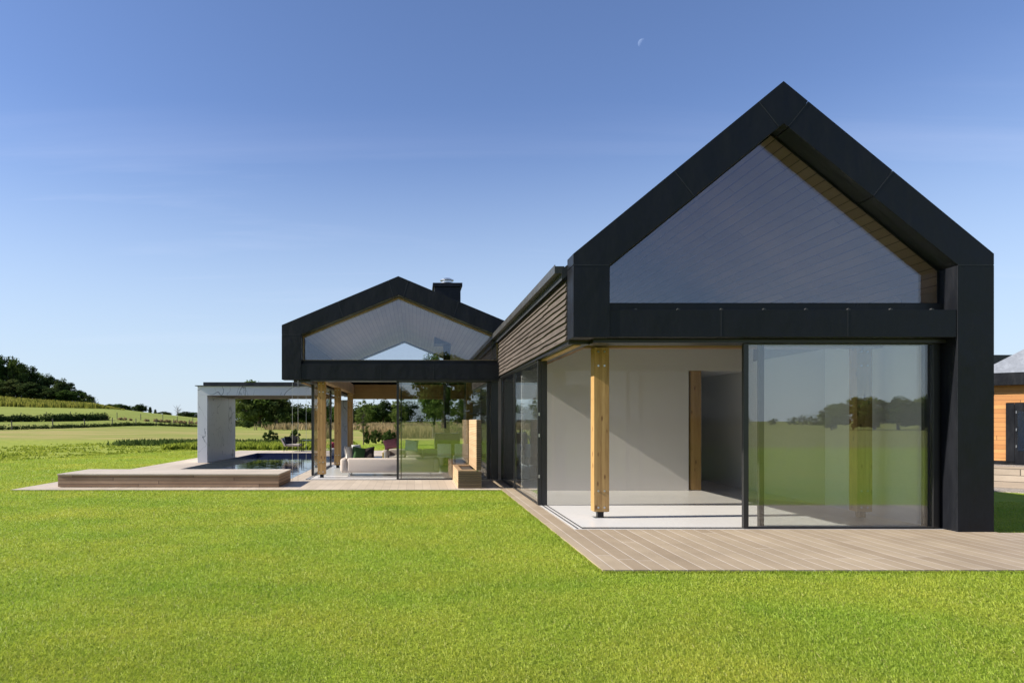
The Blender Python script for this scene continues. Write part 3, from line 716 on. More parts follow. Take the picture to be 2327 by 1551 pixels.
ps = empty("planter_seat", (1.3, 17.2, 0), "slatted timber planter seat with tall screen against the glass of the low wing", "planter seat")
bx = MB(); bx.box(1.03, 1.07, 16.12, 18.38, 0.004, .392); bx.box(1.072, 1.578, 16.12, 16.16, 0.004, .392); bx.box(1.072, 1.578, 18.34, 18.38, 0.004, .392)
bx.box(1.03, 1.14, 16.118, 18.382, .394, .424); bx.box(1.142, 1.46, 16.118, 16.42, .394, .424); bx.box(1.142, 1.46, 18.0, 18.382, .394, .424)
bx.build("planter_box", M_SLAT, ps)
sl = MB()
for k in range(9): sl.box(1.028, 1.582, 16.100, 16.118, .010+k*.0432, .043+k*.0432)
sl.build("slatted_front", M_SLAT_SHADED, ps)
MB().box(1.142, 1.458, 16.422, 17.998, .30, .385).build("soil", M_SOIL, ps)
MB().box(1.465, 1.565, 16.14, 18.38, .426, 1.62).build("screen", M_SLAT, ps)
sl = MB()
for k in range(27): sl.box(1.462, 1.580, 16.118, 16.138, .432+k*.0440, .465+k*.0440)
sl.build("slatted_screen_edge", M_SLAT_SHADED, ps)

def sofa(name, x0, x1, y0, y1, label, back_y, arm_sides=(0, 1), hb=.52, group="sofas in the low wing"):
    s = empty(name, ((x0+x1)/2, (y0+y1)/2, 0), label, "sofa", group)
    by = (y0, y0+.22) if back_y == 0 else (y1-.22, y1)
    n = 1 if back_y == 0 else 3; w_ = (x1-x0-.34*1)/n
    MB().rbox(x0+.02, x1-.02, y0+.02, y1-.02, .10, .27, .03).build("base", M_FABRIC, s, smooth=True)
    for k in range(n):
        MB().rbox(x0+.20+k*w_, x0+.195+(k+1)*w_, by[0], by[1], .12, hb, .05).build("backrest", M_FABRIC, s, smooth=True)
        yy = (y0+.24, y1-.01) if back_y == 0 else (y0+.01, y1-.24)
        MB().rbox(x0+.21+k*w_, x0+.19+(k+1)*w_, yy[0], yy[1], .275, .43, .05).build("seat_cushion", M_FABRIC, s, smooth=True)
    for a_ in arm_sides:
        xa = x0 if a_ == 0 else x1-.19
        MB().rbox(xa, xa+.19, y0, y1, .12, hb-.01, .06).build("arm", M_FABRIC, s, smooth=True)
    for xx in (x0+.25, x1-.25):
        for yy in (y0+.12, y1-.12): MB().box(xx-.02, xx+.02, yy-.02, yy+.02, .002, .10).build("leg", M_STEEL, s)
    return s
sofa("sofa", -2.13, .72, 19.55, 20.5, "cream sofa with its back to the deck beside the timber posts", 0)
sofa("sofa", -1.08, 1.0, 22.9, 23.8, "cream sofa farther inside facing the deck, carrying the pink and blue cushions", 1, (0, 1), .62)
def pillow(name, label, c, p, sz, rot, grp="cushions on the sofas"):
    Mx = Matrix.Translation(p) @ Matrix.Rotation(rot[2], 4, 'Z') @ Matrix.Rotation(rot[1], 4, 'Y') @ Matrix.Rotation(rot[0], 4, 'X')
    bm = bmesh.new(); bmesh.ops.create_grid(bm, x_segments=14, y_segments=14, size=.5)
    a_ = MB(); vs = []; fs = []
    for sgn in (1, -1):
        b0 = len(vs)
        for v in bm.verts:
            u, w_ = v.co.x*2, v.co.y*2
            t_ = max(0, (1-u**4))**.5*max(0, (1-w_**4))**.5
            k = 1-.08*(1-abs(u))*(abs(w_))**3-.08*(1-abs(w_))*(abs(u))**3
            vs.append(Mx @ Vector((v.co.x*sz[0]*k, v.co.y*sz[1]*k, sgn*(.008+sz[2]*.5*t_))))
        for f in bm.faces:
            q = [b0+v.index for v in f.verts]; fs.append(q if sgn > 0 else q[::-1])
    bm.free()
    o = a_.add(vs, fs).build(name, simple(name+"_cloth", c, .9, 0, .25, 14, .2), None, smooth=True)
    return tag(o, label, "cushion", grp)
pillow("cushion", "cream cushion leaning at the left end of the near sofa", (.60,.56,.50), (-1.90, 20.12, .62), (.50,.46,.20), (R(75), R(6), R(70)))
pillow("cushion", "small white cushion topping the cream one on the near sofa", (.72,.72,.70), (-1.72, 20.25, .78), (.30,.22,.14), (R(60), 0, R(30)))
pillow("cushion", "green patterned cushion on the near sofa", (.05,.11,.04), (-1.62, 20.05, .62), (.42,.42,.14), (R(66), R(10), R(25)))
pillow("cushion", "black and brown cushion slumped beside the green one", (.03,.022,.02), (-1.40, 20.12, .60), (.48,.44,.16), (R(58), R(-14), R(-20)))
pillow("cushion", "pink cushion propped on the left arm of the far sofa", (.42,.16,.19), (-.80, 23.3, .80), (.50,.36,.18), (R(60), R(-10), R(8)))
pillow("cushion", "blue cushion on the far sofa behind the glass", (.34,.48,.66), (-.10, 23.45, .74), (.46,.40,.16), (R(70), R(4), R(-6)))
# books on a low table between the sofas
lt = empty("low_table", (-.9, 21.7, 0), "low white table with books between the two sofas", "table")
MB().rbox(-1.30, -.35, 21.4, 22.0, .30, .34, .01).build("table_top", M_WHITE, lt)
for xx in (-1.26, -.39):
    for yy in (21.44, 21.96): MB().box(xx-.015, xx+.015, yy-.015, yy+.015, .002, .30).build("leg", M_STEEL, lt)
for k, (c, dz, lb) in enumerate((((.62,.45,.10), .24, "upright yellow book on the low table"), ((.70,.68,.62), .26, "upright white book on the low table beside the yellow one"))):
    o = MB().box(-1.0+.06*k-.02, -1.0+.06*k+.02, 21.6, 21.8, .342, .342+dz).build("book", simple("book_cover", c, .6, 0, .05), None, bevel=.003); tag(o, lb, "book", "books on the low table")
# dining chairs behind the right-hand panes
def dining_chair(x, y, lb):
    c = empty("dining_chair", (x, y, 0), lb, "chair", "white chairs behind the sliding panes")
    MB().rbox(x-.23, x+.23, y-.22, y+.24, .42, .48, .02).build("seat", M_WHITE, c, smooth=True)
    MB().rbox(x-.22, x+.22, y-.26, y-.22, .50, .86, .015).build("backrest", M_WHITE, c, smooth=True)
    for dx in (-.2, .2):
        MB().box(x+dx-.012, x+dx+.012, y-.255, y-.231, .002, .60).build("leg", M_STEEL, c); MB().box(x+dx-.012, x+dx+.012, y+.18, y+.205, .002, .42).build("leg", M_STEEL, c)
dining_chair(.95, 22.0, "white dining chair nearer the sofa behind the sliding pane"); dining_chair(1.5, 22.0, "white dining chair nearer the planter screen behind the sliding pane")

# lounge chair and table on the back terrace
lc = empty("lounge_chair", (-6.3, 35.5, 0), "metal framed garden lounge chair at the far corner of the pool terrace", "chair")
def slant(x0, z0, x1, z1, t_, y0, y1):
    d = Vector((x1-x0, z1-z0)).normalized(); n_ = Vector((-d.y, d.x))*t_
    return MB().prism([(x0,z0),(x1,z1),(x1+n_.x,z1+n_.y),(x0+n_.x,z0+n_.y)], y0, y1)
def PX(px, D=35.5): return (px-VX)/F*D
sx = PX(652); 
slant(PX(652), .30, PX(643), .70, .07, 35.1, 35.9).build("backrest", M_FABRIC, lc)
MB().rbox(PX(652), PX(684), 35.12, 35.88, .28, .40, .03).build("seat", M_FABRIC, lc)
fr = MB()
for yy in (35.08, 35.90):
    fr.tube((PX(643), yy, .72), (PX(655), yy, .27), .014, n=6); fr.tube((PX(655), yy, .27), (PX(686), yy, .27), .014, n=6)
    fr.tube((PX(655), yy, .27), (PX(648), yy, .005), .014, n=6); fr.tube((PX(684), yy, .27), (PX(684), yy, .005), .014, n=6)
    fr.tube((PX(650), yy, .52), (PX(684), yy, .50), .014, n=6); fr.tube((PX(684), yy, .50), (PX(684), yy, .27), .014, n=6)
fr.build("chair_frame", M_METAL_EDGE, lc)
pillow("cushion", "black cushion on the garden lounge chair near its back", (.012,.012,.014), (PX(655), 35.5, .58), (.46,.42,.14), (R(70), 0, R(60)), "black cushions on the garden chair")
pillow("cushion", "black cushion on the garden lounge chair toward its front", (.010,.010,.012), (PX(667), 35.6, .60), (.48,.46,.15), (R(62), R(20), R(-15)), "black cushions on the garden chair")
gt_ = empty("garden_table", (PX(698), 35.5, 0), "thin dark metal frame table beside the garden lounge chair", "table")
MB().box(PX(687), PX(725), 35.1, 35.8, .555, .58).build("table_top", M_METAL_EDGE, gt_)
for xx in (PX(688), PX(724)):
    for yy in (35.12, 35.78): MB().box(xx-.014, xx+.014, yy-.014, yy+.014, .002, .555).build("leg", M_METAL_EDGE, gt_)
po = empty("garden_pouffe", (-3.85, 30.9, 0), "pink and white pouffe on the terrace behind the low wing", "pouffe")
MB().rbox(-4.1, -3.6, 30.7, 31.2, .003, .36, .05).build("pouffe_base", M_WHITE, po, smooth=True)
MB().rbox(-4.08, -3.62, 30.72, 31.18, .362, .62, .09).build("pouffe_top", simple("pink_cloth", (.50,.07,.11), .9, 0, .1), po, smooth=True)

# ================================================================ RIGHT-HAND OUTBUILDING
ob = empty("timber_outbuilding", (18.4, 21.6, .28), "cedar clad outbuilding with pale metal roof past the right column", "outbuilding")
Mr = Matrix.Translation((18.4, 21.6, .30)) @ Matrix.Rotation(R(-46), 4, 'Z')
def rb(mb): mb.v = [tuple(Mr @ Vector(v)) for v in mb.v]; return mb
rb(MB().box(-.15, .25, 0, 6, .04, 2.4)).build("wall", M_ORANGE, ob)
rb(MB().box(.2504, 10, .02, 6, .0, 2.4)).build("wall", M_ORANGE, ob)
rb(MB().box(-.18, 10.05, -.02, 6.02, -.10, .038)).build("plinth", M_METAL_EDGE, ob)
rb(MB().box(.2504, 10.0, -.004, .018, 1.86, 2.4)).build("lintel_boards", M_ORANGE, ob)
rb(MB().box(.24, .445, -.045, -.022, .02, 1.85)).build("door_surround", M_METAL, ob)
dr = rb(MB().box(.452, 1.9, -.045, -.022, -.09, 1.85)).build("door", M_METAL, ob)
rb(MB().box(.52, 1.75, -.06, -.046, .36, 1.58)).build("pane", M_GLASS, dr)
for zz in (.50, 1.02, 1.56): rb(MB().box(.475, .505, -.066, -.048, zz-.04, zz+.04)).build("hinge", M_STEEL, dr)
rb(MB().box(-.45, 10.4, -.35, 6.5, 2.40, 2.78)).build("fascia", M_METAL, ob, bevel=.005)
rp = MB(); z0, z1 = 2.783, 5.3
rp.add([(-.46,-.36,z0),(10.42,-.36,z0),(10.42,6.52,z0),(-.46,6.52,z0),(2.98,3.08,z1),(7.0,3.08,z1)], [(0,1,5,4),(1,2,5),(2,3,4,5),(3,0,4),(0,3,2,1)])
rb(rp).build("roof", M_PALEROOF, ob)
o2 = empty("flat_roofed_block", (25.5, 31, 0), "dark flat roofed block just showing above the pale metal roof", "outbuilding")
MB().box(24.5, 27.2, 31, 35, -.3, 4.15).build("wall", M_METAL_EDGE, o2); MB().box(24.3, 27.4, 30.8, 35.2, 4.152, 4.56).build("roof", M_ROOF, o2)
rwall = empty("sleeper_retaining_wall", (18, 19.4, -.3), "weathered sleeper retaining wall below the cedar outbuilding", "retaining wall")
Mr = Matrix.Translation((16.54, 19.4, -.31)) @ Matrix.Rotation(R(-46), 4, 'Z')
rb(MB().box(-4, 5.5, 0, .16, -.15, .62)).build("sleepers", M_SLEEPER, rwall, bevel=.008)
o = rb(MB().box(-4, 5.5, .162, 2.6, -.15, .54)).build("raised_bed", M_GRAVEL); tag(o, "raised gravel strip behind the sleeper wall", "gravel bed", kind="structure")
o = rb(MB().box(-4, 5.5, -1.3, -.004, -.12, .016)).build("gravel_path", M_GRAVEL); tag(o, "gravel path below the sleeper wall", "path", kind="structure")

# moon
mn = NT("moon_surface"); nrm = mn.n("ShaderNodeNewGeometry")
dt = mn.n("ShaderNodeVectorMath", operation='DOT_PRODUCT', j0=nrm.outputs['Normal'], j1=(-.80, .12, .58)).outputs['Value']
spots = mn.rng(mn.noise(mn.obj(), .12, 3), .35, .65, .45, 1.0)
em = mn.n("ShaderNodeEmission", i_Color=(.75, .85, 1.0), i_Strength=mn.math('MULTIPLY', mn.math('MULTIPLY', mn.rng(dt, -0.10, 0.75), spots), mn.math('MULTIPLY', mn.math('SUBTRACT', 1.0, nrm.outputs['Backfacing']), 0.17)))  # sunlit side painted as glow, masked by a fixed light direction
ad = mn.n("ShaderNodeAddShader", j0=em.outputs[0], j1=mn.n("ShaderNodeBsdfTransparent").outputs[0]); mn.t.links.new(ad.outputs[0], mn.out.inputs[0])
mc = W(1459, 98, 2500)
bm = bmesh.new(); bmesh.ops.create_uvsphere(bm, u_segments=32, v_segments=20, radius=14.5)
me = bpy.data.meshes.new("moon"); bm.to_mesh(me); bm.free(); me.materials.append(mn.m)
for p_ in me.polygons: p_.use_smooth = True
o = bpy.data.objects.new("moon", me); col.objects.link(o); o.location = mc; tag(o, "small pale half moon in the blue sky above the tall gable", "moon")

# ================================================================ VEGETATION
def leaf_cloud(rng, cen, rad, n_leaf, leaf, flat=.75, upbias=.35):
    """leaf quads scattered through clumps; cen (k,3), rad (k,)"""
    k = len(cen); ci = rng.integers(0, k, n_leaf)
    d = rng.normal(size=(n_leaf, 3)); d /= np.linalg.norm(d, axis=1)[:, None]
    r = rng.random(n_leaf)**.45
    p = cen[ci] + d*(rad[ci]*r)[:, None]*np.array([1, 1, flat])
    nrm = d + rng.normal(size=(n_leaf, 3))*.7 + np.array([0, 0, upbias]); nrm /= np.linalg.norm(nrm, axis=1)[:, None]
    t = np.cross(nrm, rng.normal(size=(n_leaf, 3))); t /= np.linalg.norm(t, axis=1)[:, None]
    bt = np.cross(nrm, t); s = (leaf*(.6+.8*rng.random(n_leaf)))[:, None]
    v = np.stack([p-t*s*.5, p+bt*s*.32+nrm*s*.08, p+t*s*.5, p-bt*s*.32+nrm*s*.08], 1).reshape(-1, 3)
    return v, np.arange(len(v)).reshape(-1, 4)
def tree_proto(name, seed, lm, Hh=10., rx=3.6, zlo=.22, n_cl=46, n_leaf=5200, leaf=.42, shape='round', tr=.26, clump=(.13,.24)):
    """a tree of height Hh; trunk, limbs and a crown of many leaf clumps"""
    rng = np.random.default_rng(seed); root = empty(name)
    zc = Hh*(zlo+1)/2; rz = Hh*(1-zlo)/2
    c = []
    while len(c) < n_cl:
        q = rng.uniform(-1, 1, 3); l = np.linalg.norm(q)
        if l > 1 or l < .35 and rng.random() < .7: continue
        w = 1.0
        if shape == 'cone': w = max(.12, .95*(1-(q[2]+1)/2)**.8)
        if shape == 'dome': w = 1.0 if q[2] < 0 else 1.0
        c.append((q[0]*rx*w*.86, q[1]*rx*w*.86, zc+q[2]*rz*.86))
    c = np.array(c); rad = Hh*rng.uniform(clump[0], clump[1], n_cl)*.62
    v, f = leaf_cloud(rng, c, rad, n_leaf, leaf)
    np_mesh("crown", v, f, lm, root)
    mb = MB(); zt = Hh*.62
    pts = [(0, 0, -.3), (rng.normal()*.08, rng.normal()*.08, Hh*.16), (rng.normal()*.2, rng.normal()*.2, Hh*.36), (rng.normal()*.3, rng.normal()*.3, zt)]
    rr = [tr*1.35, tr, tr*.75, tr*.3]
    for i in range(3): mb.tube(pts[i], pts[i+1], rr[i], rr[i+1], 8, False)
    for q in c[rng.permutation(n_cl)[:11]]:
        k = rng.uniform(.12, .40); b0 = Vector((0, 0, Hh*max(k, .1)))
        mid = b0.lerp(Vector(q), .5) + Vector((0, 0, Hh*.03)); mb.tube(b0, mid, tr*.38, tr*.24, 6, False); mb.tube(mid, q, tr*.24, tr*.08, 6, False)
    mb.build("trunk", M_TRUNK, root)
    return root
protos = {
 'oak': tree_proto("broadleaf_tree", 1, LEAF_OAK, 10, 4.4, .16, 60, 7000, .46),
 'oak2': tree_proto("broadleaf_tree", 2, LEAF_OAK, 10, 3.5, .12, 54, 6500, .44),
 'dark': tree_proto("broadleaf_tree", 3, LEAF_DARK, 10, 3.8, .05, 60, 7000, .46),
 'dark2': tree_proto("broadleaf_tree", 4, LEAF_DARK, 10, 3.0, .10, 44, 5200, .44),
 'olive': tree_proto("broadleaf_tree", 5, LEAF_OLIVE, 10, 4.2, .03, 64, 7000, .44),
 'cone': tree_proto("conifer_tree", 6, LEAF_DARK, 10, 2.6, .06, 50, 4200, .40, 'cone', .2),
 'shrub': tree_proto("shrub", 7, LEAF_SHRUB, 10, 6.0, .0, 46, 6000, .62, 'round', .16),
 'young': tree_proto("young_tree", 8, LEAF_OLIVE, 10, 2.0, .18, 90, 5200, .17, 'round', .10, (.04, .085)),
}
used = set(); trng = random.Random(11)
def place(kind, x, y, h, wscale=1.0, label=None, cat="tree", group=None, z=None, rot=None):
    p = protos[kind]
    if kind in used: r_ = copy_tree(p)
    else: r_ = p; used.add(kind)
    s = h/10.; r_.location = (x, y, float(H(x, y)) if z is None else z); r_.scale = (s*wscale, s*wscale, s)
    r_.rotation_euler = (0, 0, trng.uniform(0, 6.28) if rot is None else rot)
    for k in ("group",):
        if k in r_: del r_[k]
    return tag(r_, label, cat, group)
def tree_px(kind, px, ytop, D, label, wpx=None, group=None, cat="tree"):
    x = (px-VX)/F*D; zt = CAM_H+(VY-ytop)/F*D; h = max(1.0, zt-float(H(x, D)))
    base = {'oak':8.8,'oak2':7.0,'dark':7.6,'dark2':6.0,'olive':8.4,'cone':5.2,'shrub':12.0,'young':4.0}[kind]/10*h
    ws = 1.0 if wpx is None else (wpx/F*D)/base
    return place(kind, x, D, h*1.02, ws, label, cat, group)
# the dark wood on the left hill
WOOD = "dark trees of the wood on the left hill"
same = "dark tree in the unbroken wood on the left hill"
for px, yt, w in ((-95,792,70),(-60,800,60),(-25,803,62),(8,806,60),(38,812,52),(64,830,50),(88,843,46),(112,850,46),(138,859,42)):
    tree_px(['dark','oak2','dark','olive','dark','dark2'][trng.randrange(6)], px, yt, 300+trng.uniform(-6, 10), same, w, WOOD)
for px, yt, w, d in ((-70,850,66,288),(-20,858,70,288),(30,862,70,287),(75,868,66,286),(115,880,60,285),(150,886,52,285)):
    tree_px('dark' if trng.random() < .6 else 'oak2', px, yt, d, same, w, WOOD)
tree_px('dark2', 156, 868, 296, "upright tree standing above the tail of the dark wood", 36, WOOD)
tree_px('oak2', 180, 886, 296, "second last tree of the dark wood, lower than the upright one", 40, WOOD)
tree_px('dark', 200, 896, 294, "last tree at the right tip of the dark wood", 30, WOOD)
# skyline trees between the wood and the pavilion
SK = "small trees along the hill skyline"
for px, yt, w, k, lb in ((245,917,44,'olive',"low rounded tree on the skyline at the end of the maize"),(270,917,40,'oak2',"leafy tree on the skyline next to the low rounded one"),(292,921,40,'olive',"flat topped bushy tree in the middle of the skyline group"),(317,917,34,'dark',"taller dark tree in the middle of the skyline group"),
    (341,922,12,'cone',"narrow conifer on the skyline, the taller of two"),(353,928,10,'cone',"shorter narrow conifer right of the taller conifer"),(372,934,34,'dark',"low dark tree right of the two conifers"),(420,934,34,'dark2',"dark tree on the skyline just left of the pavilion"),(440,936,34,'oak2',"green tree on the skyline half hidden by the pavilion wall")):
    tree_px(k, px, yt, 380 + (px % 7)*4, lb, w, SK)
# bare tree on the skyline
bt = empty("bare_tree", W(404, 950, 330), "leafless grey tree on the skyline left of the pavilion", "tree"); bl = parent_loc(bt); bt.location.z = float(H(bl.x, 330)); bl = parent_loc(bt)
mb = MB(); mb.tube(bl, bl+Vector((0,0,4)), .25, .15, 6); rr_ = random.Random(5)
for k in range(16):
    a_ = rr_.uniform(0, 6.28); z0 = rr_.uniform(1.5, 4); e = bl+Vector((math.cos(a_)*rr_.uniform(1, 3), math.sin(a_)*2, z0+rr_.uniform(.6, 2.6)))
    mb.tube(bl+Vector((0,0,z0)), e, .10, .03, 5)
mb.build("trunk", M_TRUNK, bt)
# trees behind the pavilion and the low wing
BK = "trees behind the pool and the low wing"
for px, yt, D, w, k, lb in (
    (590,862,150,120,'oak',"large spreading tree rising above the pavilion roof"),(560,884,146,70,'olive',"green tree in front of the large spreading one, beside the marble wall"),(628,880,147,70,'dark',"dark right shoulder tree of the large spreading one"),
    (668,918,170,66,'dark',"mid height dark tree right of the large tree seen over the pool"),(700,926,175,60,'oak2',"green hedgerow tree seen through the glass corner"),(652,936,160,44,'shrub',"low bushy tree at the foot of the trees over the pool"),
    (745,922,170,60,'dark',"dark tree glimpsed between the first two timber posts"),(775,918,150,50,'oak2',"tree glimpsed between the second and third posts"),
    (815,926,150,50,'dark',"dark tree just right of the third timber post"),(842,916,150,56,'oak2',"rounded tree over the cream cushion"),(872,908,150,56,'dark',"tallest dark tree over the near sofa"),(900,915,150,56,'olive',"tree behind the black door stile"),
    (935,912,150,60,'dark',"dark tree behind the first sliding pane"),(968,920,150,50,'oak2',"green tree behind the middle of the sliding panes"),
    (520,930,180,50,'dark2',"tree hidden mostly by the marble wall"),(1060,905,150,70,'dark',"tree behind the planter screen"),(1110,900,150,70,'oak2',"tree behind the house where its wings meet"),):
    tree_px(k, px, yt, D, lb, w, BK)
tree_px('oak2', 985, 798, 62, "tall tree seen through both gable windows of the low wing", 70, BK)
YG = "young trees in the garden behind the low wing"
tree_px('young', 826, 903, 46, "slender young tree nearest the third timber post", 44, YG); tree_px('young', 906, 893, 45, "slender young tree at the black door stile", 44, YG)
tree_px('young', 1010, 880, 44, "slender young tree behind the right part of the sliding panes", 54, YG); tree_px('young', 1040, 886, 46, "slender young tree beside the planter screen", 50, YG)
# trees behind the photographer, mirrored in the glazing
RV = "trees across the field mirrored in the glass doors"
same2 = "tree across the field mirrored in the glass doors"
for x, y, h, k, ws in ((65,-86,4.3,'olive',1.2),(69,-87,5.3,'shrub',1.0),(73,-88,5.6,'olive',1.4),(77.5,-89,5.4,'dark',1.5),(82,-90,5.9,'olive',1.4),(87,-92,5.7,'oak2',1.6),(92,-93,6.1,'olive',1.4),(99,-96,6.3,'olive',1.5),(107,-99,6.3,'dark',1.5)):
    place(k, x, y, h, ws, same2, "tree", RV)
for k in range(14):
    x = -75+k*9.0+trng.uniform(-2, 2); y = -150+trng.uniform(-10, 8)
    place(['dark','oak2','olive','oak'][k % 4], x, y, trng.uniform(8, 12), 1.4, same2, "tree", RV)
place('oak', 5.6, -92, 15, 1.0, "big lone tree mirrored in the panes of the low wing", "tree", RV)

# understorey that closes the foot of the woods
# hedge on the left field
def leaf_strip(name, pts, n_cl, r_, n_leaf, leaf, lm, zlift=0.0, spread=0.0, seed=1, parent=None, flat=.8):
    rng = np.random.default_rng(seed); pts = np.array(pts, float)
    seg = np.linalg.norm(np.diff(pts, axis=0), axis=1); cum = np.concatenate([[0], np.cumsum(seg)])
    s = rng.random(n_cl)*cum[-1]; x = np.interp(s, cum, pts[:, 0]) + rng.normal(size=n_cl)*spread; y = np.interp(s, cum, pts[:, 1]) + rng.normal(size=n_cl)*spread
    rad = r_*rng.uniform(.55, 1.25, n_cl); z = H(x, y) + rad*flat*.7 + zlift
    v, f = leaf_cloud(rng, np.stack([x, y, z], 1), rad, n_leaf, leaf, flat)
    return np_mesh(name, v, f, lm, parent)
def gp(px, D): return ((px-VX)/F*D, D)
us = leaf_strip("undergrowth", [gp(-110,292), gp(60,291), gp(150,290), gp(206,290)], 70, 2.6, 6000, .6, LEAF_DARK, 0, .8, 51); tag(us, "dark undergrowth at the foot of the wood on the hill", "undergrowth", kind="stuff")
us = leaf_strip("undergrowth", [gp(540,172), gp(700,186), gp(830,176), gp(960,172), gp(1180,176)], 140, 4.2, 24000, .50, LEAF_DARK, 0, 1.5, 52); tag(us, "dense hedgerow foliage behind the trees beyond the pool", "undergrowth", kind="stuff")
us = leaf_strip("undergrowth", [(-90,-190), (40,-178), (80,-160), (150,-150)], 110, 2.2, 9000, .55, LEAF_DARK, 0, 1.2, 53); tag(us, "distant hedgerow mirrored in the glass doors", "undergrowth", kind="stuff")
def gp_(px, D): return ((px-VX)/F*D, D)
hd = leaf_strip("hedge", [gp(-120,122), gp(0,128), gp(110,134), gp(190,140), gp(240,146)], 150, .95, 15000, .34, LEAF_DARK, .1, .25, 21); tag(hd, "dark clipped hedge crossing the left field behind the fence", "hedge")
hd = leaf_strip("hedge", [gp(195,142), gp(330,156), gp(448,170), gp(560,180)], 60, .55, 5000, .30, LEAF_DRY, 0, .5, 22); tag(hd, "straggly low brown hedge continuing toward the pavilion", "hedge")
sg = leaf_strip("long_grass", [gp(-130,88), gp(0,92), gp(120,101), gp(192,110), gp(255,118), gp(309,127), gp(355,134), gp(448,148), gp(600,160)], 620, .36, 20000, .18, LEAF_DARK, -.05, .25, 23, flat=1.1); tag(sg, "strip of dark long grass along the field fence", "long grass", kind="stuff")
def wire_fence(label, posts, hp, wires=(.45,.8,1.1)):
    f_ = empty("wire_fence", (posts[0][0], posts[0][1], float(H(*posts[0]))), label, "fence", "fences across the left field")
    for x, y in posts:
        z = float(H(x, y)); MB().tube((x, y, z-.2), (x+rr_.uniform(-.03,.03), y, z+hp*rr_.uniform(.93, 1.1)), .085, .075, 7).build("post", M_POSTWOOD, f_)
    for wz in wires:
        m_ = MB()
        for (xa, ya), (xb, yb) in zip(posts[:-1], posts[1:]): m_.tube((xa, ya, float(H(xa, ya))+wz), (xb, yb, float(H(xb, yb))+wz), .008, n=4)
        m_.build("wire", M_POSTWOOD, f_)
wire_fence("nearer post and wire fence along the strip of long dark grass", [gp(-66,88), gp(27,92.5), gp(120,101), gp(192,110), gp(255,118.5), gp(309,127), gp(355,134), gp(395,141), gp(430,147)], 1.36)
wire_fence("farther post and wire fence behind the dark hedge on the slope", [gp(-20,136), gp(48,139), gp(105,142), gp(160,146), gp(211,150), gp(266,155), gp(320,161), gp(370,168), gp(403,172), gp(438,177)], 1.5)
# maize strip below the wood
rng = np.random.default_rng(31); n = 9000
u = rng.uniform(-.72, -.425, n); yy = 236+rng.random(n)*50; yy = np.where(u > -.47, 240+rng.random(n)*32, yy); x = u*yy; z = H(x, yy)
h = rng.uniform(.9, 1.9, n)*np.clip((-.42-u)/.05, .25, 1); w = rng.uniform(.18, .36, n); a_ = rng.uniform(0, 3.14, n)
dx, dy = np.cos(a_)*w, np.sin(a_)*w*.6
v = np.stack([np.stack([x-dx, yy-dy, z], 1), np.stack([x+dx, yy+dy, z], 1), np.stack([x+dx*.4+rng.normal(size=n)*.15, yy+dy, z+h], 1), np.stack([x-dx*.4, yy-dy, z+h*.9], 1)], 1).reshape(-1, 3)
o = np_mesh("maize_crop", v, np.arange(4*n).reshape(-1, 4), LEAF_CORN); tag(o, "yellow green strip of maize below the dark wood", "maize", kind="stuff")
# rough ground cover beyond the lawn
def cover(name, n, fx, leafh, lm, label, cat, seed, wd=.06):
    rng = np.random.default_rng(seed); x, y = fx(rng, n); n = len(x); z = H(x, y)
    h = leafh*rng.uniform(.5, 1.3, n); a_ = rng.uniform(0, 6.28, n); t_ = rng.uniform(.1, .6, n)
    w = wd*rng.uniform(.6, 1.4, n); dx, dy = np.cos(a_)*w, np.sin(a_)*w; lx, ly = -np.sin(a_)*h*t_, np.cos(a_)*h*t_
    v = np.stack([np.stack([x-dx, y-dy, z-.03], 1), np.stack([x+dx, y+dy, z-.03], 1), np.stack([x+dx*1.1+lx*.5, y+dy*1.1+ly*.5, z+h*.6], 1), np.stack([x+lx, y+ly, z+h], 1)], 1).reshape(-1, 3)
    return tag(np_mesh(name, v, np.arange(4*n).reshape(-1, 4), lm), label, cat, kind="stuff")
def f1(rng, n):
    y = 24+rng.random(n)**1.3*24; x = .465*(y-27.5)-16.7 - rng.random(n)**1.4*16 + rng.normal(size=n)*.35
    k = (np.sin(x*1.3+np.sin(y*.9)*1.6)*np.sin(y*1.1+np.sin(x*.8)) + rng.normal(size=n)*.35 > -.05) & (x < -9.6)
    return x[k], y[k]
cover("ground_cover", 13000, f1, .085, LEAF_HERB, "leafy rough ground cover beyond the mown lawn", "ground cover", 41, .055)
def f1b(rng, n): return rng.uniform(-14, -3.6, n), 37.6+rng.random(n)**1.4*6
cover("ground_cover", 6500, f1b, .30, LEAF_HERB, "yellow green planting along the back edge of the pool terrace", "ground cover", 45, .07)
def f2(rng, n):
    t_ = rng.random(n); return -20+t_**.7*15, 45.5+rng.normal(size=n)*1.1+np.sin(t_*9)*.9
cover("ground_cover", 4200, f2, .34, LEAF_SHRUB, "dark band of low foliage behind the pavilion", "ground cover", 42, .08)
def f3(rng, n): return -26+40*rng.random(n)**.6, rng.uniform(112, 128, n)+rng.normal(size=n)*2
cover("seeding_grass", 8000, f3, 1.0, LEAF_DRY, "tall pinkish brown seeding grass in front of the far trees", "long grass", 43, .10)
def f4(rng, n): return rng.uniform(-4.5, 5.5, n), rng.uniform(62, 74, n)
cover("seeding_grass", 6000, f4, 1.0, LEAF_DRY, "pale dry grasses in the garden behind the low wing", "long grass", 44, .05)
GB = "shrubs in the garden behind the low wing"
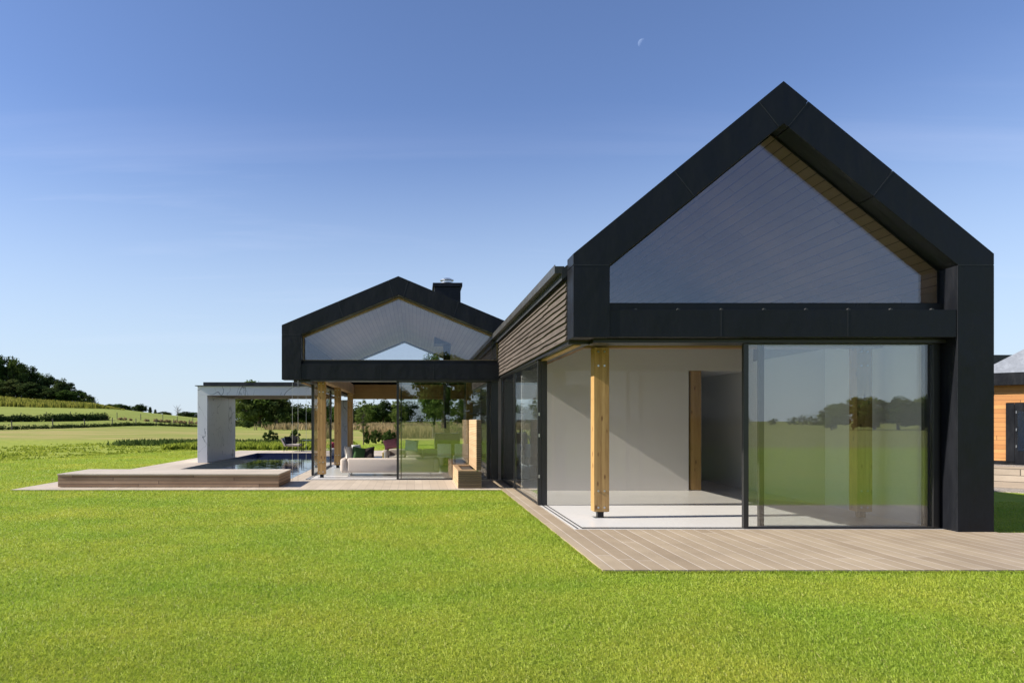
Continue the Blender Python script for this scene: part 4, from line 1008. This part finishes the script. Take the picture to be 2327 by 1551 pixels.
for px, yt, D, w, lb in ((855,1006,47,32,"round dark shrub with pale tips, seen over the near sofa"),(885,1013,48,30,"low spreading shrub right of the round dark one"),(835,998,46,20,"loose tall shrub beside the third timber post"),(880,1012,40,30,"green shrub under the pink cushion"),(615,1011,46,36,"low wide dark shrub behind the far end of the pool"),(672,1008,52,26,"grassy shrub behind the garden lounge chair"),(560,955,130,34,"pale bush at the foot of the large spreading tree"),(606,958,125,50,"reddish stemmed bush in front of the large spreading tree")):
    tree_px('shrub', px, yt, D, lb, w, GB, "shrub")

# ---------------------------------------------------------------- mown lawn
rng = np.random.default_rng(99); N = 1400000
D = 3.4*(46/3.4)**rng.random(N); D = np.where(D > 30, 30+(D-30)*rng.random(N)*1.2, D)
lo = -.66*D-1.2; hi = np.minimum(.95*D+1.2, 19); x = lo+(hi-lo)*rng.random(N); y = D
D = D
def inside(a, b, c, d): return (x > a-.004) & (x < b+.004) & (y > c-.006) & (y < d+.006)
out = inside(2.02, 16, 7.32, 9.75) | inside(2.02, 8.35, 7.32, 40) | inside(-9.36, 6.0, 15.8, 36.5) | ((x > 10.5) & (y > 13.6)) | ((.465*(y-27.5)-16.7-x > .35*np.sin(y*1.9)+.2*np.sin(y*5.3)) & (y > 14)) | (y > 45+.8*np.sin(x*1.1)) | (x > 8.3) & (y > 20)
x, y = x[~out], y[~out]; n = len(x)
ex, ey = [], []
for (xa, ya), (xb, yb), (ox, oy) in (((2.02,7.32),(2.02,15.8),(-1,0)),((2.02,7.32),(16,7.32),(0,-1)),((-9.36,15.8),(2.02,15.8),(0,-1)),((-9.36,15.8),(-9.36,36.5),(-1,0))):
    m_ = int(math.hypot(xb-xa, yb-ya)*700); t_ = rng.random(m_); o_ = .004+np.abs(rng.normal(size=m_))*.018
    ex.append(xa+(xb-xa)*t_+ox*o_); ey.append(ya+(yb-ya)*t_+oy*o_)
n0 = len(x); x = np.concatenate([x]+ex); y = np.concatenate([y]+ey); n = len(x)
low = .5+.5*np.sin(x*1.7+np.sin(y*1.3)*1.4)*np.sin(y*1.9+np.sin(x*.9)*1.7)
h = (.013+.014*rng.random(n))*(.85+.3*low)*(1+.03*y); w = (.0010+.00021*y)*rng.uniform(.7, 1.3, n)
h[n0:] = .022+.016*rng.random(n-n0)*(.4+.6*np.sin(x[n0:]*5+y[n0:]*4)**2); a_ = rng.uniform(0, 6.283, n); tl = rng.normal(.75, .35, n)*h; b_ = a_+rng.normal(1.57, .5, n)
dx, dy = np.cos(a_)*w, np.sin(a_)*w; lx, ly = np.cos(b_)*tl, np.sin(b_)*tl; z = np.full(n, -.031)
v = np.stack([np.stack([x-dx, y-dy, z], 1), np.stack([x+dx, y+dy, z], 1), np.stack([x+dx*.75+lx*.45, y+dy*.75+ly*.45, z+h*.62], 1), np.stack([x+lx, y+ly, z+h], 1)], 1).reshape(-1, 3)
rv = np.repeat(rng.random(n), 4); hv = np.tile([0, 0, .6, 1.0], n)
o = np_mesh("grass", v, np.arange(4*n).reshape(-1, 4), M_GRASS, attrs={"rnd": rv, "hgt": hv}); tag(o, "short mown bright green lawn grass", "grass", kind="stuff")
